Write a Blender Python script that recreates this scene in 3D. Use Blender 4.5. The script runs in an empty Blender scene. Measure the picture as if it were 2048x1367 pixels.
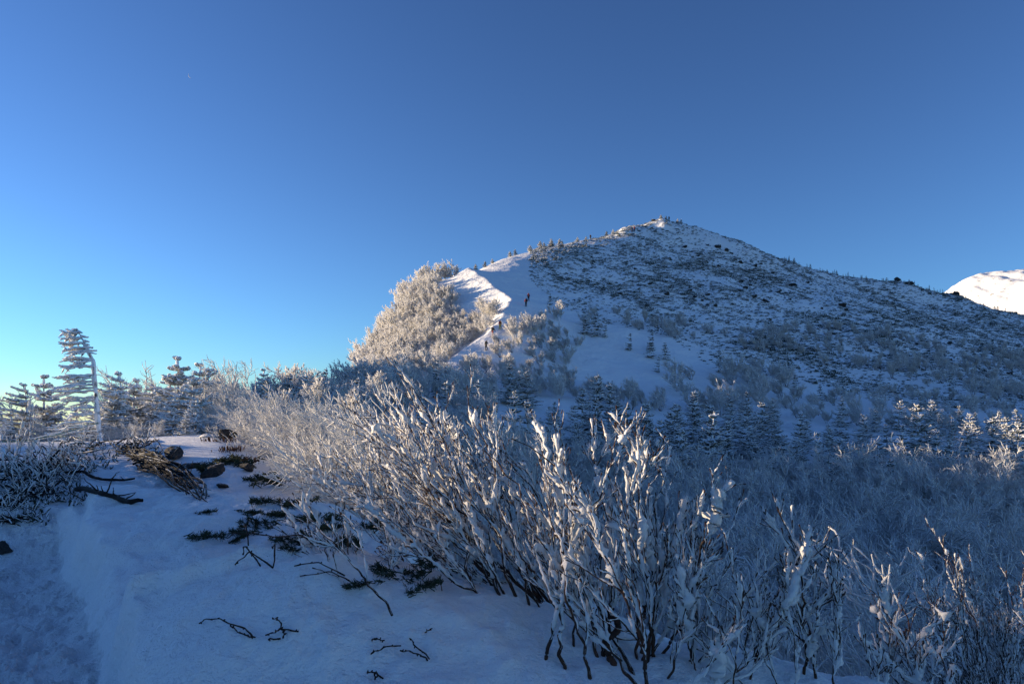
import bpy, math, random
import numpy as np

PI = math.pi
rng = np.random.default_rng(11)
scene = bpy.context.scene
COL = scene.collection
# ------------------------------------------------------------------ camera frame (photo is 2048 x 1367)
F, HX, HY, EZ = 1365.0, 1024.0, 840.0, 1.6       # focal in px, principal column, horizon row, eye height
def W(px, py, Y):
    return np.array([(px - HX) / F * Y, Y, EZ - (py - HY) / F * Y])
def norm(v):
    v = np.asarray(v, float)
    return v / np.maximum(np.linalg.norm(v, axis=-1, keepdims=True), 1e-9)

# ------------------------------------------------------------------ noise
def _hash(ix, iy, iz, s):
    n = (ix * 374761393 + iy * 668265263 + iz * 1274126177 + s * 974711) & 0x7fffffff
    n = ((n ^ (n >> 13)) * 1274126177) & 0x7fffffff
    n = n ^ (n >> 16)
    return (n & 0xffff) / 32767.5 - 1.0
def vnoise(x, y, z=None, s=0):
    x = np.asarray(x, float); y = np.asarray(y, float)
    z = np.zeros_like(x) if z is None else np.asarray(z, float)
    ix, iy, iz = [np.floor(a).astype(np.int64) for a in (x, y, z)]
    fx, fy, fz = x - ix, y - iy, z - iz
    fx, fy, fz = [f * f * f * (f * (f * 6 - 15) + 10) for f in (fx, fy, fz)]
    r = 0
    for dx in (0, 1):
        wx = fx if dx else 1 - fx
        for dy in (0, 1):
            wy = fy if dy else 1 - fy
            for dz in (0, 1):
                wz = fz if dz else 1 - fz
                r = r + wx * wy * wz * _hash(ix + dx, iy + dy, iz + dz, s)
    return r
def fbm(x, y, z=None, o=4, s=0, g=.5):
    a, r, f = 1.0, 0, 1.0
    for i in range(o):
        r = r + a * vnoise(np.asarray(x) * f, np.asarray(y) * f, None if z is None else np.asarray(z) * f, s + i * 17)
        a *= g; f *= 2.03
    return r
def sstep(a, b, x):
    t = np.clip((x - a) / (b - a), 0, 1)
    return t * t * (3 - 2 * t)

# ------------------------------------------------------------------ object helpers
def tag(o, label=None, cat=None, group=None, kind=None):
    if label: o['label'] = label
    if cat: o['category'] = cat
    if group: o['group'] = group
    if kind: o['kind'] = kind
    return o
def mesh_data(name, verts, faces, mats, smooth=True, midx=None):
    """verts (n,3); faces (m,4) or (m,3) or list of such arrays."""
    if not isinstance(faces, list): faces = [faces]
    faces = [np.asarray(f, np.int32) for f in faces if len(f)]
    me = bpy.data.meshes.new(name)
    verts = np.asarray(verts, np.float32)
    me.vertices.add(len(verts)); me.vertices.foreach_set('co', verts.ravel())
    idx = np.concatenate([f.ravel() for f in faces])
    tot = np.concatenate([np.full(len(f), f.shape[1], np.int32) for f in faces])
    start = np.concatenate([[0], np.cumsum(tot)[:-1]]).astype(np.int32)
    me.loops.add(len(idx)); me.loops.foreach_set('vertex_index', idx.astype(np.int32))
    me.polygons.add(len(tot)); me.polygons.foreach_set('loop_start', start)
    me.update(calc_edges=True); me.validate()
    me.polygons.foreach_set('use_smooth', np.full(len(me.polygons), smooth))
    for m in (mats if isinstance(mats, (list, tuple)) else [mats]): me.materials.append(m)
    if midx is not None and len(midx) == len(me.polygons):
        me.polygons.foreach_set('material_index', np.asarray(midx, np.int32))
    return me
def obj(name, me, parent=None, loc=None):
    o = bpy.data.objects.new(name, me); COL.objects.link(o)
    if parent is not None: o.parent = parent
    if loc is not None: o.location = [float(a) for a in loc]
    return o
def empty(name, loc=(0, 0, 0), rz=0.0):
    o = bpy.data.objects.new(name, None); COL.objects.link(o)
    o.empty_display_size = .2
    o.location = [float(a) for a in loc]; o.rotation_euler = (0, 0, rz)
    return o
def dup(root, loc, rz=0.0, sc=1.0, label=None, group=None, tilt=None):
    r = root.copy(); COL.objects.link(r)
    r.location = [float(a) for a in loc]
    r.rotation_euler = (tilt[0], tilt[1], rz) if tilt else (0, 0, rz)
    r.scale = (sc, sc, sc) if np.isscalar(sc) else sc
    if label: r['label'] = label
    if group: r['group'] = group
    for ch in root.children:
        c = ch.copy(); COL.objects.link(c); c.parent = r
        for g in ch.children:
            d = g.copy(); COL.objects.link(d); d.parent = c
    return r
def remove_tree(root):
    for ch in list(root.children): remove_tree(ch)
    bpy.data.objects.remove(root)

# ------------------------------------------------------------------ materials
def new_mat(name):
    m = bpy.data.materials.new(name); m.use_nodes = True
    nt = m.node_tree
    return m, nt, nt.nodes['Principled BSDF']
def N(nt, t, **kw):
    n = nt.nodes.new(t)
    for k, v in kw.items(): setattr(n, k, v)
    return n
def ramp(nt, src, stops):
    r = N(nt, 'ShaderNodeValToRGB'); e = r.color_ramp.elements
    while len(e) < len(stops): e.new(.5)
    for el, (p, c) in zip(e, stops):
        el.position = p; el.color = (*c, 1) if len(c) == 3 else c
    nt.links.new(src, r.inputs[0]); return r.outputs[0]
def noise_node(nt, scale, detail=4, rough=.55, coord='Object', dist=0.0):
    t = N(nt, 'ShaderNodeTexCoord'); n = N(nt, 'ShaderNodeTexNoise')
    n.inputs['Scale'].default_value = scale; n.inputs['Detail'].default_value = detail
    n.inputs['Roughness'].default_value = rough; n.inputs['Distortion'].default_value = dist
    nt.links.new(t.outputs[coord], n.inputs['Vector']); return n.outputs['Fac']
def bump(nt, bsdf, srcs, strength, dist):
    prev = None
    for (src, st, di) in zip(srcs, strength, dist):
        b = N(nt, 'ShaderNodeBump'); b.inputs['Strength'].default_value = st; b.inputs['Distance'].default_value = di
        nt.links.new(src, b.inputs['Height'])
        if prev is not None: nt.links.new(prev, b.inputs['Normal'])
        prev = b.outputs['Normal']
    nt.links.new(prev, bsdf.inputs['Normal'])
def math_n(nt, op, a, b=None, clamp=False):
    n = N(nt, 'ShaderNodeMath', operation=op, use_clamp=clamp)
    for i, v in enumerate((a, b)):
        if v is None: continue
        if isinstance(v, (int, float)): n.inputs[i].default_value = v
        else: nt.links.new(v, n.inputs[i])
    return n.outputs[0]
def mixcol(nt, fac, a, b):
    n = N(nt, 'ShaderNodeMix', data_type='RGBA')
    nt.links.new(fac, n.inputs['Factor'])
    for key, v in ((6, a), (7, b)):
        if isinstance(v, tuple): n.inputs[key].default_value = (*v, 1)
        else: nt.links.new(v, n.inputs[key])
    return n.outputs[2]

SNOW = (.83, .85, .88)
def snow_mat(name, scales, strengths, dists, rough=.55, k=1.0):
    m, nt, b = new_mat(name)
    c = ramp(nt, noise_node(nt, .6), [(.3, (.86 * k, .875 * k, .90 * k)), (.7, (.90 * k, .91 * k, .925 * k))])
    nt.links.new(c, b.inputs['Base Color']); b.inputs['Roughness'].default_value = rough
    b.inputs['Specular IOR Level'].default_value = .25
    bump(nt, b, [noise_node(nt, s, 5, .6) for s in scales], strengths, dists)
    return m
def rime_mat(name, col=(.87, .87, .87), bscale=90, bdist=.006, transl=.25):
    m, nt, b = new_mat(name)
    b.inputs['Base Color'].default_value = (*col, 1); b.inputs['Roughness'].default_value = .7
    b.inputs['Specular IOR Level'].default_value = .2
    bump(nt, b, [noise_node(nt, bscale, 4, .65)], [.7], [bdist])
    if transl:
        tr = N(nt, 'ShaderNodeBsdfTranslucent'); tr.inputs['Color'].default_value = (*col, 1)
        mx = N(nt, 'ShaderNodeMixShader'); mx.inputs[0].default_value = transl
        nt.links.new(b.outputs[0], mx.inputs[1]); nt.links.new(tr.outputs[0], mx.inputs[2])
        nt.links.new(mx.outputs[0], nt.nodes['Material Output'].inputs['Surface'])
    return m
def snowcap_mat(name, base_stops, nscale, thr=.35, soft=.25, amp=.5, sscale=6, rough=.85, bd=.01, bs=30):
    """a thing's own colour with snow lying on its upward faces"""
    m, nt, b = new_mat(name)
    base = ramp(nt, noise_node(nt, nscale, 5), base_stops)
    g = N(nt, 'ShaderNodeNewGeometry'); sp = N(nt, 'ShaderNodeSeparateXYZ')
    nt.links.new(g.outputs['Normal'], sp.inputs[0])
    nz = math_n(nt, 'MULTIPLY', math_n(nt, 'SUBTRACT', noise_node(nt, sscale, 4), .5), amp * 2)
    v = math_n(nt, 'ADD', sp.outputs['Z'], nz)
    mr = N(nt, 'ShaderNodeMapRange', interpolation_type='SMOOTHSTEP')
    mr.inputs['From Min'].default_value = thr; mr.inputs['From Max'].default_value = thr + soft
    nt.links.new(v, mr.inputs['Value'])
    nt.links.new(mixcol(nt, mr.outputs[0], base, SNOW), b.inputs['Base Color'])
    b.inputs['Roughness'].default_value = rough; b.inputs['Specular IOR Level'].default_value = .2
    bump(nt, b, [noise_node(nt, bs, 4)], [.6], [bd])
    return m
def plain_mat(name, stops, nscale=20, rough=.8, bd=.004, bs=60):
    m, nt, b = new_mat(name)
    nt.links.new(ramp(nt, noise_node(nt, nscale), stops), b.inputs['Base Color'])
    b.inputs['Roughness'].default_value = rough; b.inputs['Specular IOR Level'].default_value = .25
    bump(nt, b, [noise_node(nt, bs)], [.6], [bd])
    return m
M = {}
M['snow_near'] = snow_mat('trodden_snow', (2.2, 11, 48, 140), (.6, .8, .9, .8), (.12, .045, .018, .006))
M['snow_path'] = snow_mat('packed_snow', (6, 22, 60, 140), (.8, .9, .9, .8), (.08, .035, .016, .006), .7, .93)
M['snow_far'] = snow_mat('slope_snow', (.25, 1.2), (.5, .5), (1.2, .3))
M['rime'] = rime_mat('rime', transl=.3)
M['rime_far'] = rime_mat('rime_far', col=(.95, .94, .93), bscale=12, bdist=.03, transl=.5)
M['hero_snow'] = rime_mat('plastered_snow', col=(.86, .86, .86), bscale=70, bdist=.012, transl=.25)
M['bark'] = plain_mat('birch_bark', [(.3, (.022, .014, .011)), (.55, (.055, .028, .018)), (.75, (.13, .055, .03))], 14)
M['twig'] = plain_mat('twig_bark', [(.3, (.012, .009, .009)), (.7, (.04, .024, .018))], 20)
M['needle'] = snowcap_mat('snowy_needles', [(.3, (.012, .022, .016)), (.7, (.045, .06, .04))], 8, thr=-.75, soft=.7, amp=.5, sscale=9)
M['needle_rimed'] = snowcap_mat('rimed_needles', [(.3, (.12, .12, .095)), (.7, (.28, .27, .23))], 8, thr=-1.05, soft=.8, amp=.45, sscale=5)
M['needle_far'] = snowcap_mat('far_snowy_needles', [(.3, (.014, .024, .02)), (.7, (.04, .052, .04))], 2, thr=-.6, soft=.7, amp=.5, sscale=3, bd=.03, bs=8)
M['pine'] = snowcap_mat('dwarf_pine_needles', [(.3, (.014, .028, .022)), (.7, (.042, .066, .048))], 9, thr=.12, soft=.3, amp=.5, sscale=10)
M['sprig'] = snowcap_mat('pine_sprig_needles', [(.3, (.012, .022, .014)), (.7, (.045, .065, .035))], 9, thr=.9, soft=.3, amp=.3, sscale=14)
M['trunk'] = snowcap_mat('rimed_trunk', [(.3, (.03, .024, .02)), (.7, (.09, .07, .055))], 8, thr=-.25, soft=.4, amp=.9, sscale=5)
M['rock'] = snowcap_mat('dark_rock', [(.3, (.018, .018, .02)), (.6, (.05, .048, .046)), (.8, (.09, .075, .06))], 3, thr=.72, soft=.2, amp=.35, sscale=3)
M['rock_near'] = snowcap_mat('bare_rock', [(.3, (.02, .02, .021)), (.6, (.055, .052, .05)), (.8, (.10, .08, .065))], 6, thr=.93, soft=.15, amp=.3, sscale=5)
M['dead'] = snowcap_mat('dead_wood', [(.3, (.007, .007, .008)), (.6, (.017, .016, .015)), (.85, (.036, .028, .024))], 9, thr=1.0, soft=.25, amp=.5, sscale=7)

# ------------------------------------------------------------------ light, sky, camera
SUN_AZ, SUN_EL = math.radians(-76), math.radians(8.0)     # azimuth from +Y towards +X
sd = np.array([math.sin(SUN_AZ) * math.cos(SUN_EL), math.cos(SUN_AZ) * math.cos(SUN_EL), math.sin(SUN_EL)])
from mathutils import Vector
sl = bpy.data.lights.new('sun', 'SUN'); sl.energy = 5.0; sl.angle = math.radians(.5); sl.color = (1, .77, .50)
so = bpy.data.objects.new('sun', sl); COL.objects.link(so)
so.location = (-30, 10, 40); so.rotation_euler = Vector(-sd).to_track_quat('-Z', 'Y').to_euler()
wd = bpy.data.worlds.new('World'); scene.world = wd; wd.use_nodes = True
wn = wd.node_tree; bg = wn.nodes['Background']
sky = wn.nodes.new('ShaderNodeTexSky'); sky.sky_type = 'NISHITA'; sky.sun_disc = False
sky.sun_elevation = SUN_EL; sky.sun_rotation = SUN_AZ
sky.altitude = 2400; sky.air_density = 1.3; sky.dust_density = 0.0; sky.ozone_density = 4.5
hs = wn.nodes.new('ShaderNodeHueSaturation'); hs.inputs['Saturation'].default_value = .92
tint = wn.nodes.new('ShaderNodeMix'); tint.data_type = 'RGBA'; tint.blend_type = 'MULTIPLY'; tint.inputs[0].default_value = 1
tint.inputs[7].default_value = (.915, .975, 1.0, 1)
gm = wn.nodes.new('ShaderNodeGamma'); gm.inputs[1].default_value = 1.36
wn.links.new(sky.outputs[0], gm.inputs[0]); wn.links.new(gm.outputs[0], hs.inputs['Color']); wn.links.new(hs.outputs[0], tint.inputs[6])
wn.links.new(tint.outputs[2], bg.inputs[0]); bg.inputs[1].default_value = .069
cd = bpy.data.cameras.new('camera'); cam = bpy.data.objects.new('camera', cd); COL.objects.link(cam)
cam.location = (0, 0, EZ); cam.rotation_euler = (PI / 2, 0, 0)
cd.sensor_width = 36; cd.lens = 36 * F / 2048; cd.shift_y = (HY - 683.5) / 2048
cd.clip_start = .05; cd.clip_end = 20000
scene.camera = cam
scene.view_settings.view_transform = 'Standard'; scene.view_settings.look = 'None'
scene.view_settings.exposure = 1.14; scene.view_settings.gamma = 1
scene.render.engine = 'CYCLES'
scene.cycles.max_bounces = 7; scene.cycles.diffuse_bounces = 6; scene.cycles.transmission_bounces = 2
scene.cycles.use_denoising = True; scene.cycles.denoising_prefilter = 'NONE'; scene.cycles.use_adaptive_sampling = False; scene.cycles.sample_clamp_indirect = 4.0

# ------------------------------------------------------------------ terrain: columns of (distance, height) profiles
def z_of(py, Y): return EZ - (py - HY) / F * Y
PXK = np.array([-3200, -1500, -600, 0, 200, 330, 430, 560, 650, 700, 760, 815, 870, 900, 930, 960, 1000, 1022, 1100, 1200, 1325, 1450, 1560, 1700, 1800, 1890, 1970, 2048, 2300, 2700, 3500, 5000], float)
def prof(ks, xs=None):
    k = np.array(sorted(ks)); return np.interp(PXK, k[:, 0], k[:, 1])
FEATURES = []   # (Y, z per PXK column, relative to the world)
def feat_z(Y, ks): FEATURES.append((Y, prof([(a, b + EZ) for a, b in ks])))
def feat_py(Y, ks): FEATURES.append((Y, z_of(prof(ks), Y)))
feat_z(.4, [(-3200, -1.7), (5000, -1.7)])
feat_z(3.4, [(-3200, -1.55), (-600, -1.6), (0, -1.72), (430, -1.62), (1000, -1.6), (1700, -1.62), (2048, -1.8), (2600, -2.2), (5000, -3)])
feat_z(4.4, [(-3200, -1.4), (-600, -1.5), (0, -1.72), (200, -1.63), (430, -1.50), (800, -1.41), (1000, -1.37), (1300, -1.53), (1700, -1.62), (2048, -1.9), (2600, -2.8), (5000, -5)])
feat_z(5.0, [(-3200, -1.3), (-600, -1.45), (0, -1.72), (200, -1.6), (430, -1.42), (650, -1.33), (800, -1.29), (1000, -1.27), (1120, -1.34), (1300, -1.62), (1700, -1.9), (2048, -2.3), (2600, -3.2), (5000, -6)])
feat_z(8.0, [(-3200, -1.0), (-600, -1.2), (0, -1.66), (200, -1.48), (430, -1.38), (650, -1.5), (800, -1.8), (1000, -2.4), (1200, -3.1), (1700, -4.3), (2048, -4.9), (2600, -6), (5000, -9)])
feat_z(12, [(-3200, -.9), (-600, -1.1), (0, -1.16), (200, -1.17), (430, -1.2), (650, -1.36), (800, -2.1), (1000, -3.6), (1200, -4.7), (1700, -6.4), (2048, -7.2), (2600, -8), (5000, -11)])
feat_z(20, [(-3200, -1.5), (-600, -1), (0, -.66), (200, -.6), (330, -.47), (430, -.44), (560, -1.0), (650, -1.5), (800, -3.0), (1000, -5.4), (1200, -7), (1700, -9), (2048, -9.6), (2600, -10.5), (5000, -13)])
feat_z(30, [(-3200, -5), (-600, -3.2), (0, -2.6), (330, -1.7), (430, -1.5), (650, -2.3), (800, -3.6), (1000, -6.2), (1200, -8.4), (1700, -10), (2048, -10.6), (2600, -12), (5000, -15)])
feat_z(50, [(-3200, -12), (-600, -8), (0, -6), (300, -3), (430, -1.6), (650, -1.3), (800, -2.4), (1000, -5), (1200, -8), (1700, -9.5), (2048, -10), (2600, -12), (5000, -16)])
feat_z(75, [(-3200, -20), (-600, -14), (0, -9), (300, -3), (430, .6), (650, 2.0), (800, 2.0), (1000, .2), (1200, -3.2), (1400, -4.8), (1700, -5), (2048, -5), (2600, -9), (5000, -16)])
feat_z(105, [(-3200, -35), (-600, -30), (0, -24), (300, -14), (430, -5), (650, 3.5), (700, 5.6), (815, 7), (900, 7.5), (1000, 6.3), (1200, 3.2), (1400, 2), (1700, 1.4), (2048, 1.2), (2600, -2), (5000, -12)])
feat_py(140, [(-3200, 1300), (300, 1000), (560, 880), (650, 800), (700, 745), (760, 706), (815, 677), (870, 652), (900, 645), (960, 640), (1022, 632), (1100, 640), (1200, 656), (1400, 684), (1700, 722), (2048, 770), (2600, 860), (5000, 1000)])
feat_py(160, [(-3200, 1300), (300, 1020), (560, 930), (650, 860), (700, 790), (760, 668), (815, 604), (870, 578), (930, 570), (960, 568), (1022, 575), (1100, 588), (1200, 604), (1325, 622), (1500, 644), (1700, 672), (1900, 705), (2048, 735), (2600, 830), (5000, 1000)])
feat_py(178, [(-3200, 1300), (300, 1020), (650, 930), (700, 850), (760, 690), (815, 600), (870, 556), (930, 541), (960, 538), (1000, 534), (1100, 546), (1200, 562), (1325, 574), (1500, 602), (1700, 636), (1900, 672), (2048, 706), (2600, 810), (5000, 1000)])
feat_py(215, [(-3200, 1300), (300, 1000), (700, 900), (815, 720), (870, 650), (930, 590), (960, 560), (1000, 530), (1050, 507), (1100, 493), (1140, 486), (1200, 499), (1250, 507), (1325, 522), (1450, 546), (1560, 568), (1700, 598), (1900, 638), (2048, 668), (2600, 765), (5000, 1000)])
feat_py(235, [(-3200, 1250), (300, 1000), (815, 780), (930, 640), (1000, 565), (1050, 528), (1100, 498), (1140, 486), (1180, 478), (1225, 469), (1260, 473), (1325, 484), (1450, 513), (1560, 546), (1700, 576), (1890, 617), (2048, 648), (2600, 750), (5000, 1000)])
feat_py(252, [(-3200, 1200), (300, 1000), (815, 820), (930, 690), (1000, 610), (1050, 560), (1100, 518), (1180, 490), (1250, 466), (1300, 449), (1325, 443), (1390, 457), (1450, 476), (1560, 520), (1640, 541), (1700, 551), (1800, 570), (1890, 592), (1970, 612), (2048, 628), (2300, 690), (2600, 740), (5000, 1000)])
feat_py(300, [(-3200, 1200), (300, 1000), (900, 800), (1000, 700), (1100, 600), (1250, 540), (1325, 530), (1450, 540), (1560, 580), (1700, 620), (1890, 660), (2048, 690), (2300, 740), (2600, 790), (5000, 1000)])
feat_z(420, [(-3200, -150), (900, -60), (1325, 30), (2048, -10), (5000, -150)])
feat_z(1200, [(-3200, -420), (5000, -420)])
feat_z(6000, [(-3200, -900), (5000, -900)])

def smooth1(a, sig, axis):
    r = int(3 * sig) + 1
    k = np.exp(-.5 * (np.arange(-r, r + 1) / sig) ** 2); k /= k.sum()
    pad = [(0, 0)] * a.ndim; pad[axis] = (r, r)
    b = np.pad(a, pad, mode='edge')
    return np.apply_along_axis(lambda v: np.convolve(v, k, 'valid'), axis, b)

CPX = np.concatenate([np.arange(-3200, -300, 90.), np.arange(-300, 2350, 3.6), np.arange(2350, 5001, 90.)])
def rows():
    seg = [(.4, 3.3, 26), (3.3, 14, 330), (14, 30, 120), (30, 100, 170), (100, 260, 380), (260, 6000, 60)]
    return np.concatenate([np.exp(np.linspace(math.log(a), math.log(b), n, endpoint=False)) for a, b, n in seg] + [[6000.]])
RY = rows(); LRY = np.log(RY)
FY = np.log(np.array([f[0] for f in FEATURES])); FZ = np.array([f[1] for f in FEATURES])      # (nf, npxk)
def pchip(x, y, xi):
    """x (n,), y (n,m), xi (k,) -> (k,m), monotone cubic"""
    h = np.diff(x)[:, None]; d = np.diff(y, axis=0) / h
    m = np.zeros_like(y)
    m[1:-1] = np.where(d[1:] * d[:-1] > 0, 2 * d[1:] * d[:-1] / (d[1:] + d[:-1] + 1e-12), 0)
    m[0], m[-1] = d[0], d[-1]
    i = np.clip(np.searchsorted(x, xi) - 1, 0, len(x) - 2)
    t = ((xi - x[i]) / (x[i + 1] - x[i]))[:, None]; hh = (x[i + 1] - x[i])[:, None]
    t2, t3 = t * t, t * t * t
    return (2 * t3 - 3 * t2 + 1) * y[i] + (t3 - 2 * t2 + t) * hh * m[i] + (3 * t2 - 2 * t3) * y[i + 1] + (t3 - t2) * hh * m[i + 1]
Zc = pchip(np.log(np.exp(FY)), FZ, LRY)                                                        # rows x PXK
Zg = pchip(PXK, Zc.T, CPX).T                                                                   # rows x columns
# smooth a little across columns inside the finely sampled part
fi = np.where((CPX >= -300) & (CPX < 2350))[0]
Zg[:, fi] = smooth1(Zg[:, fi], 5, 1)
XG = (CPX[None, :] - HX) / F * RY[:, None]; YG = np.repeat(RY[:, None], len(CPX), 1)

# the crest that runs up the flank of the peak (plan polyline): sunlit side left of it, cornice on top
CREST_PX = [(878, 752, 108), (905, 716, 114), (940, 690, 119), (976, 668, 124), (1000, 642, 130), (1010, 620, 134), (1021, 600, 140), (1004, 586, 146), (985, 570, 151), (975, 556, 156), (950, 542, 163), (936, 534, 168)]
CREST = np.array([W(*c) for c in CREST_PX])
def crest_dist(x, y):
    best = np.full(x.shape, 1e9); side = np.zeros(x.shape); tt = np.zeros(x.shape)
    for i in range(len(CREST) - 1):
        a, b = CREST[i, :2], CREST[i + 1, :2]; e = b - a; L2 = e @ e
        t = np.clip(((x - a[0]) * e[0] + (y - a[1]) * e[1]) / L2, 0, 1)
        dx, dy = x - a[0] - t * e[0], y - a[1] - t * e[1]
        d = np.hypot(dx, dy); s = np.sign(e[0] * (y - a[1]) - e[1] * (x - a[0]))
        m = d < best; best[m] = d[m]; side[m] = s[m]; tt[m] = (i + t[m]) / (len(CREST) - 1)
    return best, side, tt
ri = np.where((RY > 85) & (RY < 215))[0]; ci = np.where((CPX > 620) & (CPX < 1250))[0]
sub = np.ix_(ri, ci)
dd, ss, tt = crest_dist(XG[sub], YG[sub])
zc = np.interp(tt, np.linspace(0, 1, len(CREST)), CREST[:, 2])
wc = np.exp(-(dd / 9.0) ** 2)
drop = np.where(ss > 0, .62 * dd, .10 * dd)          # left of the crest falls steeply, right of it gently
near_end = sstep(0, .06, tt) * 1.0
target = zc - np.minimum(drop, 7.5)
Zg[sub] = Zg[sub] * (1 - wc * near_end) + target * wc * near_end

# near shapes: the sunken path at left, the cut snow banks, trampled lumps
def near_detail(x, y):
    w = sstep(2.6, 3.4, y) * (1 - sstep(12.5, 16, y))
    xb = -2.45 - .70 * (y - 4.2) + .16 * vnoise(y * 1.3, y * 0 + 3.3, s=5) + .06 * vnoise(y * 5, y * 0 + 1.3, s=6)
    right = sstep(-.10, .24, x - xb)
    d = -.42 * (1 - right) * (1 - sstep(9.2, 10.6, y))
    # first bank: lip along its far edge, then a cut down
    lipx = sstep(0, .22, x - xb) * (1 - sstep(-1.7, .5, x))
    yl = 5.15 + .16 * vnoise(x * 1.5, x * 0 + .7, s=8) + .06 * vnoise(x * 6, x * 0, s=9)
    d = d + lipx * (.30 * sstep(3.5, 5.0, y) * (1 - sstep(yl, yl + .14, y)))
    d = d - .20 * lipx * sstep(yl, yl + .16, y) * (1 - sstep(6.0, 7.4, y))
    d = d + sstep(0, .2, x - xb) * (1 - sstep(-1.9, -.9, x)) * (.13 + .05 * vnoise(x * 4, x * 0, s=10)) * np.exp(-((y - yl + .02) / .09) ** 2)
    # second bank, higher, with its own cut left edge
    xb2 = xb + .12 + .35 * vnoise(y * .9, y * 0 + 9.1, s=12)
    b2 = sstep(0, .20, x - xb2) * (1 - sstep(-2.2, 1.5, x))
    d = d + b2 * .27 * sstep(6.4, 8.2, y) * (1 - sstep(10.1, 10.6, y + .4 * vnoise(x * .9, x * 0, s=14)))
    big = .07 * fbm(x * .8, y * .8, o=3, s=21) + .034 * fbm(x * 3.1, y * 2.4, o=3, s=31)
    # wind ripples on the bank tops, scooped hollows, trampled clods in the path
    rip = .016 * np.sin(y * 13 + 3.5 * vnoise(x * 1.0, y * 1.4, s=41) + x * 2.1) * right * sstep(5.6, 6.6, y) * np.maximum(0, .4 + .8 * vnoise(x * .8, y * .8, s=43))
    clod = .045 * np.maximum(0, fbm(x * 9, y * 9, o=3, s=51)) * (1.25 - .95 * right) + .030 * np.maximum(0, vnoise(x * 8, y * 8, s=61) - .45) * right
    foot = -.035 * np.maximum(0, vnoise(x * 3.6, y * 2.6, s=63) - .25) * (1.2 - .8 * right)
    gf = np.random.default_rng(66); prints = 0
    for i in range(64):
        py_ = gf.uniform(3.9, 9.2); px_ = -2.45 - .70 * (py_ - 4.2) - gf.uniform(.35, 1.9); a_ = math.atan2(.70, 1) + gf.normal(0, .25)
        u = (x - px_) * math.cos(a_) + (y - py_) * math.sin(a_); v_ = -(x - px_) * math.sin(a_) + (y - py_) * math.cos(a_)
        q = (u / .065) ** 2 + (v_ / .16) ** 2
        prints = prints - .050 * np.exp(-q * q) + .014 * np.exp(-((np.sqrt(q + 1e-6) - 1.35) / .25) ** 2)
    return w * (d + big + rip + clod + foot + np.maximum(prints, -.06))
nr = np.where(RY < 17)[0]
Zg[nr] += near_detail(XG[nr], YG[nr])
# broad relief that grows with distance
amp = sstep(10, 60, RY)[:, None]
Zg += amp * (.35 * fbm(XG * .07, YG * .07, o=3, s=71) + .12 * fbm(XG * .33, YG * .33, o=3, s=81))
hillm = sstep(120, 170, RY)[:, None] * sstep(1060, 1160, CPX)[None, :] * (1 - sstep(300, 420, RY))[:, None]
Zg += hillm * (.8 * fbm(XG * .05, YG * .05, o=4, s=91) + .35 * fbm(XG * .4, YG * .4, o=2, s=95))
# knoll and notch on the right skyline
def skbump(px, Y, h, rx, ry):
    global Zg
    Zg = Zg + h * np.exp(-((XG - (px - HX) / F * Y) / rx) ** 2 - ((YG - Y) / ry) ** 2)
skbump(1258, 240, 1.1, 3.5, 6); skbump(1806, 250, 1.6, 4.5, 8); skbump(1912, 250, 1.2, 2.5, 6); skbump(1325, 250, .8, 3, 8)

def grid_faces(nr_, nc_):
    a = (np.arange(nr_ - 1)[:, None] * nc_ + np.arange(nc_ - 1)[None, :]).ravel()
    return np.stack([a, a + 1, a + nc_ + 1, a + nc_], 1)
def sheet(name, r0, r1, mat):
    r = slice(r0, r1)
    v = np.stack([XG[r].ravel(), YG[r].ravel(), Zg[r].ravel()], 1)
    o = obj(name, mesh_data(name, v, grid_faces(r1 - r0, len(CPX)), mat))
    o['kind'] = 'structure'; return o
i1 = int(np.searchsorted(RY, 26)); i2 = int(np.searchsorted(RY, 96))
gnd = sheet('ground', 0, i1 + 1, M['snow_near'])
# the packed path is a surface of its own: take its faces out of the ground sheet
fc = grid_faces(i1 + 1, len(CPX)); cx = XG[:i1 + 1].ravel()[fc].mean(1); cy = YG[:i1 + 1].ravel()[fc].mean(1)
xbl = -2.45 - .70 * (cy - 4.2) + .16 * vnoise(cy * 1.3, cy * 0 + 3.3, s=5) + .06 * vnoise(cy * 5, cy * 0 + 1.3, s=6)
isp = (cx < xbl - .04) & (cy > 2.6) & (cy < 10.2) & (cx > xbl - 3.4 - .4 * vnoise(cy * .8, cy * 0, s=17))
vv = np.stack([XG[:i1 + 1].ravel(), YG[:i1 + 1].ravel(), Zg[:i1 + 1].ravel()], 1)
gnd.data = mesh_data('ground', vv, fc[~isp], M['snow_near'])
used = np.unique(fc[isp]); mp = np.zeros(len(vv), int); mp[used] = np.arange(len(used))
pth = obj('path', mesh_data('path', vv[used], mp[fc[isp]], M['snow_path'])); pth['kind'] = 'structure'
sheet('valley_ground', i1, i2 + 1, M['snow_far'])
sheet('hill', i2, len(RY), M['snow_far'])
# snow behind the camera
gx = np.linspace(-30, 30, 61); gy = np.linspace(-24, .42, 40)
X2, Y2 = np.meshgrid(gx, gy)
Z2 = -.1 - .03 * np.maximum(0, X2) * np.abs(X2) * .5 + .06 * fbm(X2 * .5, Y2 * .5, s=3) - .02
o = obj('trail_ground', mesh_data('trail_ground', np.stack([X2.ravel(), Y2.ravel(), Z2.ravel()], 1), grid_faces(40, 61), M['snow_near'])); o['kind'] = 'structure'

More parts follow.
